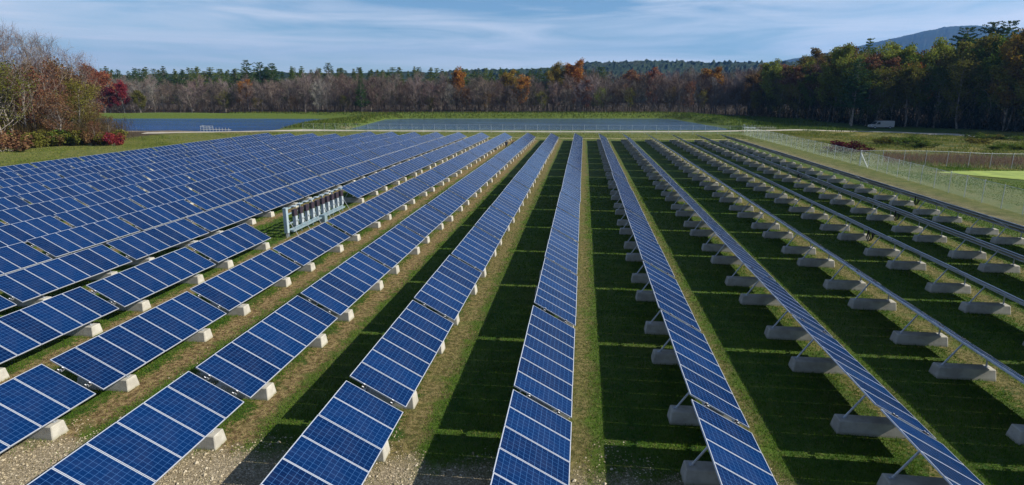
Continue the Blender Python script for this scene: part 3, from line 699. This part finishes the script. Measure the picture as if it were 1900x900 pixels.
# shaded wood on the sunny side (backlit)
GR = ('leafy %s tree in the %s rank of the backlit wood', 'leafy trees of the backlit wood')
RT = [(1400, 125), (1440, 122), (1500, 100), (1540, 88), (1600, 92), (1650, 90), (1700, 88), (1760, 75), (1830, 60), (1900, 58), (2100, 50)]
def edgeY(u): return lin(u, [(1380, 268), (1440, 247), (1500, 222), (1600, 201), (1750, 194), (1900, 174), (2100, 160), (2300, 150)])
for dY, du, dv in ((0, 24, 34), (8, 30, 14), (20, 32, 4), (36, 34, 0)):
    u = 1385+rnd.uniform(0, 25)
    while u < 2150:
        Y = edgeY(u)+dY+rnd.uniform(-4, 4); vt = lin(u, RT)+dv+rnd.uniform(-6, 12)
        kd = rnd.choice(['LEAFY', 'LEAFY', 'BARE', 'SPARSE', 'BIGLEAF'] if u < 1560 else ['LEAFY', 'BIGLEAF', 'BIGLEAF', 'SPARSE'])
        if kd == 'BARE': tree_px('BARE', u, Y, vt, 'twig2', 'bare brown tree in the dark backlit wood beyond the gravel road', 'bare trees of the backlit wood')
        else:
            if dY == 0: kd = rnd.choice(['NEARLEAF', 'NEARLEAF', 'LEAFY'])
            cl = rnd.choice(['green', 'olive', 'brown', 'green', 'olive'] if u > 1480 else ['brown', 'olive', 'rust']); rk = {0: 'roadside', 8: 'second', 20: 'third', 36: 'hindmost'}[dY]
            tree_px(kd, u, Y, vt, cl, GR[0] % (cl, rk), 'leafy %s trees, %s rank of the backlit wood' % (cl, rk))
        u += du*rnd.uniform(.75, 1.3)
tree_px('LEAFY', 1424, 255, 113, 'lime', 'round bright green tree standing above the bare trees near the backlit wood')
tree_px('BIGLEAF', 1545, 214, 86, 'lime', 'broad green maple at the near end of the backlit wood')
tree_px('BIGLEAF', 1650, 208, 80, 'lime', 'tall green maple right of the pointed spruce')
tree_px('PINE', 1594, 222, 72, 'pine', 'pointed spruce rising between the two green maples', name='spruce_tree')
tree_px('BIGLEAF', 1730, 205, 74, 'lime', 'yellow-green maple left of the tallest pines')
tree_px('LEAFY', 1690, 200, 118, 'orange', 'orange-brown tree below the yellow-green maple', wide=.9)
for u, vt in ((1765, 52), (1810, 42), (1838, 40)):
    tree_px('PINE_BIG', u, 212, vt, 'pined', 'tall dark pine topping the backlit wood before the mountain', 'tallest pines of the backlit wood', name='pine_tree', wide=1.1)
for u, vt in ((1865, 52), (1885, 58)): tree_px('BIGLEAF', u, 178, vt, 'gold', 'tall thin-leaved golden tree at the road end of the backlit wood', 'golden trees at the road end')
tree_px('BIGLEAF', 1790, 192, 70, 'olive', 'tall olive tree in front of the tallest pines')

for i in range(26):
    Y = 198+i*3.6; x = 76+rnd.uniform(-1, 12)+(4 if Y < 215 else 0)
    tree('PINE_BIG' if i % 3 == 0 else 'BIGLEAF', x, Y, rnd.uniform(17, 23), 'pined' if i % 3 == 0 else rnd.choice(['brown', 'olive', 'rust']), 'dark %s shading the dyke at the pond end of the backlit wood' % ('pine' if i % 3 == 0 else 'leafy tree'), '%s shading the dyke' % ('pines' if i % 3 == 0 else 'leafy trees'), name='pine_tree' if i % 3 == 0 else 'tree')
# leafy edge on the left
GL = ('bare grey tree standing tall over the leafy wood edge beside the array', 'tall bare trees beside the array')
for u, Y, vt in ((-30, 118, 30), (12, 124, 36), (45, 140, 44), (78, 128, 55), (100, 150, 62), (128, 138, 74), (150, 152, 84), (-70, 110, 20), (60, 112, 90), (108, 122, 100), (30, 108, 80), (160, 140, 112), (-10, 135, 50)):
    tree_px('BARE_NEAR', u, Y, vt, rnd.choice(['twig', 'twig2', 'twigpink']), *GL)
for u, Y, vt, cl, lab in ((172, 150, 118, 'scarlet', 'red-orange maple rising behind the leafy wood edge'), (196, 252, 128, 'scarlet', 'orange-red maple left of the crimson maple'), (232, 249, 150, 'red', 'crimson maple at the left pond bank'), (207, 248, 158, 'maroon', 'dark maroon maple beside the crimson maple'),
                          (262, 251, 168, 'olive', 'low olive tree right of the crimson maple'), (150, 120, 150, 'olive', 'olive green tree at the front of the leafy wood edge'), (118, 112, 168, 'rust', 'rusty thin tree between olive tree and bent trunk'),
                          (5, 104, 110, 'olive', 'olive-yellow tree beside the array nearest the orange bush'), (60, 118, 118, 'brown', 'brown-leaved tree behind the olive-yellow tree'), (95, 126, 122, 'rust', 'russet tree under the tall bare trees'), (130, 130, 130, 'brown', 'brown tree behind the olive green tree'), (165, 132, 150, 'brown', 'dull brown tree right of the olive green tree'),
                          (-60, 98, 100, 'brown', 'brown tree past the olive-yellow tree'), (-25, 112, 108, 'olive', 'olive tree behind the olive-yellow tree')):
    tree_px('NEARLEAF' if Y < 165 else 'LEAFY', u, Y, vt, cl, lab)
for i in range(30):
    u = rnd.uniform(-20, 175); Y = rnd.uniform(112, 140); cl = rnd.choice(['brown', 'brown', 'olive', 'rust', 'twigpink'])
    tree_px(rnd.choice(['NEARLEAF', 'SPARSE']), u, Y, rnd.uniform(105, 190), cl, 'thin-leaved %s tree inside the leafy wood beside the array' % {'twigpink': 'pinkish'}.get(cl, cl), '%s trees inside the leafy wood' % cl, wide=.8)
for u, Y, vt in ((205, 115, 215), (180, 112, 225), (80, 108, 240), (150, 114, 235)):
    tree_px('NEARLEAF', u, Y, vt, rnd.choice(['brown', 'rust', 'olive']), 'low russet sapling at the foot of the leafy wood edge', 'saplings at the leafy wood edge')
GS = ('small bush on the grass edge below the leafy wood', 'bushes below the leafy wood')
for i in range(26):
    u = rnd.uniform(-20, 215); Y = 99+u*.07+rnd.uniform(0, 6); tree('SHRUB', at(u, Y), Y, rnd.uniform(1.3, 3.), rnd.choice(['green', 'brown', 'olive', 'rust', 'olive']), *GS, name='bush', cat='bush', wide=1.3)
tree('SHRUB', at(12, 95), 95, 3.8, 'rust', 'russet orange bush at the grass edge by the olive-yellow tree', name='bush', cat='bush', wide=1.3)
tree('SHRUB', at(212, 112), 112, 2.6, 'red', 'red bush at the pond end of the leafy wood', name='bush', cat='bush')
tree('SHRUB', at(1568, 112), 112, 2.0, 'maroon', 'dark red bush in the wet meadow behind the white fence brace', name='bush', cat='bush', wide=2.2)
for i in range(14):
    u = rnd.uniform(1620, 1900); Y = rnd.uniform(120, 150); tree('SHRUB', at(u, Y), Y, rnd.uniform(.8, 1.6), rnd.choice(['green', 'green', 'olive']), 'low green bush in the wet meadow beyond the fence', 'green bushes of the wet meadow', name='bush', cat='bush', wide=2.5)
print('trees', ntree)

# undergrowth along the woods (one mass nobody could count)
def scatter_leaves(name, pts, hgt, n, size, label, color, tone=(.4, .25)):
    rg = np.random.default_rng(n); P = np.array(pts); c = P[rg.integers(len(P), size=n)] + rg.normal(0, 1, (n, 3))*np.array([2.2, 2.2, 0])
    top = hgt*(.35+.65*np.clip(.5+.8*wob(c[:, 0], c[:, 1], .33, 1.), 0, 1))
    c[:, 2] = ground_z(c[:, 0], c[:, 1]) + top*rg.random(n)**1.3
    V = leaf_quads(rg, c[:n//2], n//2, .05, size).reshape(-1, 4, 3)[:, :3].reshape(-1, 3)
    d = c[n//2:]; k = len(d); a = rg.uniform(0, 6.283, k); w_ = np.stack([np.cos(a), np.sin(a), 0*a], 1)*size*.11; up = np.stack([rg.normal(0, .3, k), rg.normal(0, .3, k), rg.uniform(.8, 2.2, k)], 1)
    V = np.concatenate([V, np.stack([d-w_, d+w_, d+up], 1).reshape(-1, 3)])
    me4 = soup(name, V, 3, M['leaf'], np.clip(rg.normal(*tone, len(V)//3), 0, 1)); o = put(name, me4); o.color = (*color, 1); return tag(o, label, 'undergrowth', None, 'stuff')
scatter_leaves('undergrowth', [(at(u, 277+q), 277+q, 0) for u in range(130, 1420, 5) for q in (0, 5, 12)], 7.5, 70000, .3, 'brown undergrowth at the foot of the bare wood', (.15, .11, .085))
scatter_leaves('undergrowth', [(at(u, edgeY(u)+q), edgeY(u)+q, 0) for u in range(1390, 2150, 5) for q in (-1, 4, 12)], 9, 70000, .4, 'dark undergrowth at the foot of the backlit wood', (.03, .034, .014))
scatter_leaves('undergrowth', [(at(u, 107+u*.07+q), 107+u*.07+q, 0) for u in range(-60, 215, 4) for q in (0, 6, 12)], 5.5, 36000, .24, 'russet undergrowth below the leafy wood beside the array', (.10, .075, .03))
# reeds and rank grass
def blades(name, x, y, h, wd, mat, tone, lean=.35, zoff=0.):
    n = len(x); rg = np.random.default_rng(n); z = ground_z(x, y)+zoff; a = rg.uniform(0, 6.283, n); ca, sa = np.cos(a), np.sin(a)
    l = rg.normal(0, lean, (n, 2))*h[:, None]
    V = np.stack([np.stack([x-ca*wd, y-sa*wd, z-.01], 1), np.stack([x+ca*wd, y+sa*wd, z-.01], 1), np.stack([x+l[:, 0], y+l[:, 1], z+h], 1)], 1).reshape(-1, 3)
    return soup(name, V, 3, mat, tone)
def grass_mat(name, a, b_, c_):
    m = NT(name); at_ = m.n('Attribute'); at_.attribute_name = 'tone'; t = at_.outputs['Fac']
    c = m.mix(m.rng(t, 0, .5), a, b_); c = m.mix(m.rng(t, .55, 1), c, c_); d = m.n('BsdfDiffuse'); m.l(c, d.inputs[0]); tr = m.n('BsdfTranslucent'); m.l(c, tr.inputs[0])
    x_ = m.n('MixShader'); x_.inputs[0].default_value = .25; m.l(d.outputs[0], x_.inputs[1]); m.l(tr.outputs[0], x_.inputs[2]); m.l(x_.outputs[0], m.out.inputs[0]); return m.mat
M['grass'] = grass_mat('grass_blades', (.026, .080, .007), (.076, .148, .014), (.22, .195, .06))
M['reed'] = grass_mat('reed_blades', (.11, .05, .045), (.17, .095, .06), (.22, .17, .07))
M['meadow'] = grass_mat('meadow_blades', (.062, .10, .016), (.14, .165, .032), (.24, .205, .065))
M['bankgrass'] = grass_mat('bank_grass', (.04, .078, .011), (.085, .125, .022), (.15, .14, .045))
rg = np.random.default_rng(5)
n = 5500; u_ = rg.uniform(1640, 2000, n); Y_ = rg.normal(101.5, 3.2, n); x_ = np.array([at(a, c) for a, c in zip(u_, Y_)])
tag(put('reeds', blades('reeds', x_, Y_, rg.uniform(.35, 1.35, n)*(.55+.6*(.5+.5*wob(x_, Y_, .5, .9))), np.full(n, .045), M['reed'], rg.random(n))), 'pinkish brown reeds behind the bright green pool', 'reeds', None, 'stuff')
n = 30000; x_ = rg.uniform(-150, 45, n); Y_ = rg.uniform(246, 276, n); d_ = np.minimum(sdist(POND_M, x_, Y_), sdist(POND_L, x_, Y_)); k_ = (d_ > .6) & (d_ < 14)
x2 = rg.normal(-80, 5.5, 14000); Y2 = rg.uniform(165, 250, 14000); d2 = np.minimum(sdist(POND_M, x2, Y2), sdist(POND_L, x2, Y2)); k2 = d2 > .5
x_, Y_ = np.concatenate([x_[k_], x2[k2]]), np.concatenate([Y_[k_], Y2[k2]]); n = len(x_)
tag(put('bank_grass', blades('bank_grass', x_, Y_, rg.uniform(.25, .75, n), np.full(n, .12), M['bankgrass'], rg.random(n))), 'long green grass on the pond dykes', 'grass', None, 'stuff')

POOL = [(45.6, 84.2), (50, 80.0), (54, 75.5), (58, 70), (64, 66), (80, 66), (90, 74), (86, 86), (70, 88), (56, 86.8), (49, 86)]
def roadd(x, y):
    d = np.full(len(x), 1e9)
    for (ax, ay), (bx, by) in zip(ROAD[:-1], ROAD[1:]):
        ex, ey = bx-ax, by-ay; t = np.clip(((x-ax)*ex+(y-ay)*ey)/(ex*ex+ey*ey), 0, 1); d = np.minimum(d, np.hypot(x-ax-t*ex, y-ay-t*ey))
    return d
def patch(n, xa, xb, ya, yb, hh, wd, mat, name, label, bias):
    x = rg.uniform(xa, xb, n); y = rg.uniform(ya, yb, n); wv_ = .5+.5*wob(x, y, .16, 2.2)+.25*wob(x, y, .7, .4); d = np.minimum(sdist(POND_M, x, y), sdist(POND_L, x, y))
    k = (rg.random(n) < .25+wv_) & (d > 1.5) & (sdist(POOL, x, y) > .3) & (np.abs(x-38.9) > .6) & (roadd(x, y) > 2.5) & (np.abs(y-139.6) > .6); x, y, wv_ = x[k], y[k], wv_[k]; m_ = len(x)
    tag(put(name, blades(name, x, y, hh*rg.uniform(.4, 1.1, m_)*(.4+wv_), np.full(m_, wd), mat, np.clip(rg.normal(bias, .2, m_)+(.5-wv_)*.9, 0, 1))), label, 'grass', None, 'stuff')
patch(26000, 34, 76, 176, 262, .7, .1, M['bankgrass'], 'meadow_grass', 'rough grass on the shaded dyke beside the backlit wood', .4)
patch(60000, 41, 110, 92, 172, .4, .06, M['meadow'], 'meadow_grass', 'rank green and straw grass of the wet meadow', .55)
patch(40000, 39.6, 64, 44, 92, .11, .06, grass_mat('lawn_blades', (.06, .125, .014), (.115, .19, .024), (.18, .20, .045)), 'meadow_grass', 'mown bright grass between sunward fence and green pool', .45)
patch(60000, -104, -71, 58, 152, .15, .05, M['meadow'], 'meadow_grass', 'short grass strip between array and leafy wood', .62)
patch(30000, -75, 50, 134, 157, .13, .06, M['meadow'], 'meadow_grass', 'short grass between the row ends and the gravel road', .5)
# duckweed pool
m = NT('duckweed'); g = m.n('NewGeometry'); a = m.noise(g.outputs['Position'], .6, 4, .6); m.pbsdf(m.mix(m.rng(a, .4, .62), (.16, .22, .022), (.23, .30, .036)), .8)
POOLZ = max(float(ground_z(np.array([q[0] for q in POOL]), np.array([q[1] for q in POOL])).max()), 0) + .05
tag(sheet('duckweed_pool', POOL, POOLZ, m.mat), kind='structure')

# meadow grass between the rows and pebbles in the yard
def rowpos(x): return np.mod(x-ROWX+ROWD/2, ROWD)-ROWD/2
N = 520000
Yg = 11+ (rg.random(N)**1.9)*62; ug = rg.uniform(-30, 1930, N); c_, s_, cp_, sp_ = math.cos(YAW), math.sin(YAW), math.cos(PITCH), math.sin(PITCH)
ag = (ug-950)/FPX; xg = (s_*Yg + ag*(cp_*c_*Yg + sp_*CAMH))/(c_-ag*cp_*s_)
rp = rowpos(xg); dryp = np.exp(-((rp-.1)/.42)**2); wv = .5+.5*wob(xg, Yg, 1.1, .7)
yardp = sm(-(Yg+1.6*wob(xg, Yg, .8, .3)), -15.5, -13.8)*(1-sm(xg, 2, 8))
trk = (1-sm(np.abs(xg+13.35+.4*wob(xg, Yg, .5)), .4, .9))
keep = rg.random(N) > np.clip(np.maximum(dryp*(.55+.35*wv), np.maximum(yardp*1.0, trk*.9)), 0, .985)
keep &= (xg > -72) & (xg < 34)
xg, Yg, dryp, wv = xg[keep], Yg[keep], dryp[keep], wv[keep]; n = len(xg)
hg = rg.uniform(.035, .10, n)*(1-.4*dryp)*(.7+.6*wv); tone = np.clip(rg.normal(.38, .2, n)+dryp*.5+(wv-.5)*.3, 0, 1)
tag(put('grass', blades('grass', xg, Yg, hg, np.clip(Yg*.0007, .01, .04), M['grass'], tone, .45)), 'short green grass between the solar rows', 'grass', None, 'stuff')
def pebbles(n):
    x = rg.uniform(-24, 7, n); y = rg.uniform(9.5, 18.0, n); p = sm(-(y+1.6*wob(x, y, .8, .3)), -15.8, -13.6)*(1-sm(x, 1, 8)); k = rg.random(n) < p; x, y = x[k], y[k]
    nt_ = 5000; xt = rg.normal(-13.35, .5, nt_); yt = 15+45*rg.random(nt_)**1.6; x = np.concatenate([x, xt]); y = np.concatenate([y, yt]); n = len(x)
    s = rg.gamma(2.0, .007, n)+.010; o = np.array([(1, 0, 0), (0, 1, 0), (-1, 0, 0), (0, -1, 0), (0, 0, 1), (0, 0, -.6)], float)
    a = rg.uniform(0, 6.28, n); q = o[None]*(s[:, None, None]*rg.uniform(.6, 1.3, (n, 6, 1)))
    qx = q[..., 0]*np.cos(a)[:, None]-q[..., 1]*np.sin(a)[:, None]; qy = q[..., 0]*np.sin(a)[:, None]+q[..., 1]*np.cos(a)[:, None]
    P = np.stack([qx+x[:, None], qy+y[:, None], q[..., 2]*.7+s[:, None]*.25], -1)
    F = [(0, 1, 4), (1, 2, 4), (2, 3, 4), (3, 0, 4), (1, 0, 5), (2, 1, 5), (3, 2, 5), (0, 3, 5)]
    return soup('gravel', P[:, np.array(F)].reshape(-1, 3), 3, M['pebble'], np.repeat(rg.random(n), 8))
M['pebble'] = grass_mat('pebbles', (.20, .165, .10), (.44, .37, .245), (.60, .53, .40))
tag(put('gravel', pebbles(42000)), 'loose tan gravel at the near end of the solar rows', 'gravel', None, 'stuff')

# ------------------------------------------------------------------ van, jetties, people
def van():
    x, y = 85.5, 189.5; rz = R(8)
    t = thing('parked_van', (x, y, gz(x, y)+.0), 'long pale van parked at the roadside before the dark wood', 'van', None, rz)
    b = MB(); Lh, Wd = 3.3, 1.0
    prof = [(-Lh, .45), (-Lh, 1.0), (-Lh+.25, 1.12), (-Lh+.95, 1.2), (-Lh+1.75, 2.05), (-Lh+2.3, 2.2), (Lh-.1, 2.2), (Lh, 2.05), (Lh, .45)]
    n = len(prof); b.v = [(p[0], -Wd, p[1]) for p in prof] + [(p[0], Wd, p[1]) for p in prof]
    b.f = [tuple(range(n)), tuple(range(2*n-1, n-1, -1))] + [(i, i+n, (i+1) % n+n, (i+1) % n) for i in range(n)]; b.m = [0]*len(b.f)
    b.build('body', worn('pale_van_paint', (.30, .30, .30), .08, .4, 2), t)
    b = MB(); b.quad((-Lh+.985, -.88, 1.265), (-Lh+.985, .88, 1.265), (-Lh+1.70, .84, 2.02), (-Lh+1.70, -.84, 2.02)); b.v = [(p[0]-.02, p[1], p[2]+.02) for p in b.v]; b.build('windscreen', M['glassdark'], t)
    for s in (-1, 1):
        b = MB(); b.quad((-Lh+1.3, s*1.004, 1.25), (-Lh+2.5, s*1.004, 1.25), (-Lh+2.4, s*1.004, 1.9), (-Lh+1.8, s*1.004, 1.9)); b.build('side_window', M['glassdark'], t)
        for xx in (-Lh+1.0, Lh-1.2):
            b = MB(); b.tube((xx, s*.78, .38), (xx, s*1.02, .38), .38, .38, 14); w_ = b.build('wheel', M['rubber'], t)
            b = MB(); b.tube((xx, s*1.0, .38), (xx, s*1.03, .38), .2, .2, 10); b.build('rim', M['steel'], w_)
        b = MB(); b.box(-Lh-.02, -Lh+.06, s*.75-.13, s*.75+.13, .78, .98); b.build('headlight', M['white'], t)
van()
def jetty(x, y, rz, label, npost, frame_first):
    t = thing('jetty', (x, y, 0), label, 'jetty', None, rz)
    b = MB()
    for i in range(npost): b.box(i*1.0-.1, i*1.0+.88, -.55, .55, .28, .34)
    b.build('deck', M['wood'], t)
    for i in range(npost):
        for s in (-1, 1):
            b = MB(); b.box(i-.035, i+.035, s*.6-.035, s*.6+.035, -1.4, 1.2-.3*(i > 3)-(.1 if s > 0 else 0)); b.build('post', M['boxgrey'] if i < 4 else M['wood'], t)
    for z in ((1.2, .75) if frame_first else (.45,)):
        for s in (-1, 1):
            b = MB(); b.box(-.05, 2.95, s*.66-.03, s*.66+.03, z-.06, z+.06); b.build('handrail', M['white'], t)
    b = MB(); b.box(-.09, -.052, -.6, .6, 1.1, 1.24); b.build('handrail', M['white'], t)
jetty(at(352, 152), 157.5, R(-8), 'pale wooden jetty with white railing on the shore of the left pond', 9, True)
jetty(at(1381, 182), 182, R(4), 'white posted jetty on the pond shore next to the backlit wood', 9, False)

def person(x, y, rz, label, pose):
    t = thing('person', (x, y, 0), label, 'person', None, rz)
    if pose == 'stand':
        J = dict(pel=(0, 0, .95), sp=(0, .01, 1.2), ch=(0, 0, 1.42), nk=(0, -.02, 1.53), ls=(.18, 0, 1.43), le=(.24, .03, 1.15), lw=(.22, -.1, .92), rs=(-.18, 0, 1.43), re=(-.24, .03, 1.15), rw=(-.2, -.14, .95), lh=(.1, 0, .92), lk=(.11, -.04, .5), lf=(.11, .03, .07), lt=(.12, -.15, .04), rh=(-.1, 0, .92), rk=(-.12, -.02, .5), rf=(-.12, .14, .07), rt=(-.13, -.03, .04), hd=(0, -.03, 1.66))
    else:
        J = dict(pel=(0, .25, .85), sp=(0, .12, 1.05), ch=(0, -.12, 1.18), nk=(0, -.24, 1.24), ls=(.18, -.12, 1.16), le=(.24, -.22, .9), lw=(.16, -.42, .72), rs=(-.18, -.12, 1.16), re=(-.24, -.22, .9), rw=(-.14, -.44, .74), lh=(.1, .24, .82), lk=(.13, .02, .46), lf=(.12, .16, .07), lt=(.13, -.02, .04), rh=(-.1, .24, .82), rk=(-.13, .05, .46), rf=(-.13, .22, .07), rt=(-.13, .04, .04), hd=(0, -.36, 1.32))
    rad = dict(pel=.15, sp=.14, ch=.16, nk=.055, ls=.07, le=.055, lw=.04, rs=.07, re=.055, rw=.04, lh=.1, lk=.07, lf=.055, lt=.045, rh=.1, rk=.07, rf=.055, rt=.045)
    names = [k for k in J if k != 'hd']; E = [('pel', 'sp'), ('sp', 'ch'), ('ch', 'nk'), ('ch', 'ls'), ('ls', 'le'), ('le', 'lw'), ('ch', 'rs'), ('rs', 're'), ('re', 'rw'), ('pel', 'lh'), ('lh', 'lk'), ('lk', 'lf'), ('lf', 'lt'), ('pel', 'rh'), ('rh', 'rk'), ('rk', 'rf'), ('rf', 'rt')]
    me5 = bpy.data.meshes.new('body'); me5.from_pydata([J[k] for k in names], [(names.index(a), names.index(c)) for a, c in E], []); me5.materials.append(M['navy'] if pose == 'stand' else M['blackcloth'])
    o = put('body', me5, t); md = o.modifiers.new('skin', 'SKIN'); md.use_smooth_shade = True
    for i, k in enumerate(names): me5.skin_vertices[0].data[i].radius = (rad[k], rad[k]*.85)
    me5.skin_vertices[0].data[0].use_root = True; sb = o.modifiers.new('sub', 'SUBSURF'); sb.levels = 1; sb.render_levels = 2
    h = J['hd']
    def ball(nm, c, r, mat, seg=12):
        bm = bmesh.new(); bmesh.ops.create_uvsphere(bm, u_segments=seg, v_segments=9, radius=1)
        for v in bm.verts: v.co = Vector((v.co.x*r[0]+c[0], v.co.y*r[1]+c[1], v.co.z*r[2]+c[2]))
        m6 = bpy.data.meshes.new(nm); bm.to_mesh(m6); bm.free(); m6.materials.append(mat); m6.polygons.foreach_set('use_smooth', [True]*len(m6.polygons)); return put(nm, m6, t)
    ball('head', h, (.075, .095, .115), M['skin']); ball('hair', (h[0], h[1]+.022, h[2]+.022), (.083, .098, .11), M['hair'])
    ball('nose', (h[0], h[1]-.095, h[2]-.01), (.014, .02, .02), M['skin'], 6)
    for s, k in ((1, 'lw'), (-1, 'rw')):
        q = J[k]; b = MB(); b.hexa([(q[0]-.022, q[1]-.05, q[2]-.12), (q[0]+.022, q[1]-.05, q[2]-.12), (q[0]+.022, q[1]+.03, q[2]-.12), (q[0]-.022, q[1]+.03, q[2]-.12), (q[0]-.022, q[1]-.04, q[2]), (q[0]+.022, q[1]-.04, q[2]), (q[0]+.022, q[1]+.03, q[2]), (q[0]-.022, q[1]+.03, q[2])])
        for f in range(4): b.tube((q[0], q[1]-.04+f*.022, q[2]-.11), (q[0]-s*.015, q[1]-.05+f*.022, q[2]-.19+abs(f-1.5)*.012), .01, .008, 5)
        b.tube((q[0]-s*.01, q[1]-.05, q[2]-.04), (q[0]-s*.02, q[1]-.09, q[2]-.1), .011, .009, 5); b.build('hand', M['skin'], t)
person(-13.7, 109.5, R(200), 'person in dark jacket and trousers standing on the gravel track between rows', 'stand')
person(-12.9, 112.6, R(150), 'person in black bending over behind the solar panels near the standing one', 'bend')

# ------------------------------------------------------------------ air
b = MB(); b.box(-9100, 9100, -9100, 9100, -12, 620); hz = b.build('haze', []); hz.data.materials.clear()
m = NT('haze_air'); v = m.n('VolumePrincipled'); v.inputs['Color'].default_value = (.16, .42, .95, 1); v.inputs['Density'].default_value = 8e-5; v.inputs['Anisotropy'].default_value = .2
m.l(v.outputs[0], m.out.inputs['Volume']); hz.data.materials.append(m.mat); tag(hz, 'thin blue autumn haze', 'haze', None, 'stuff')
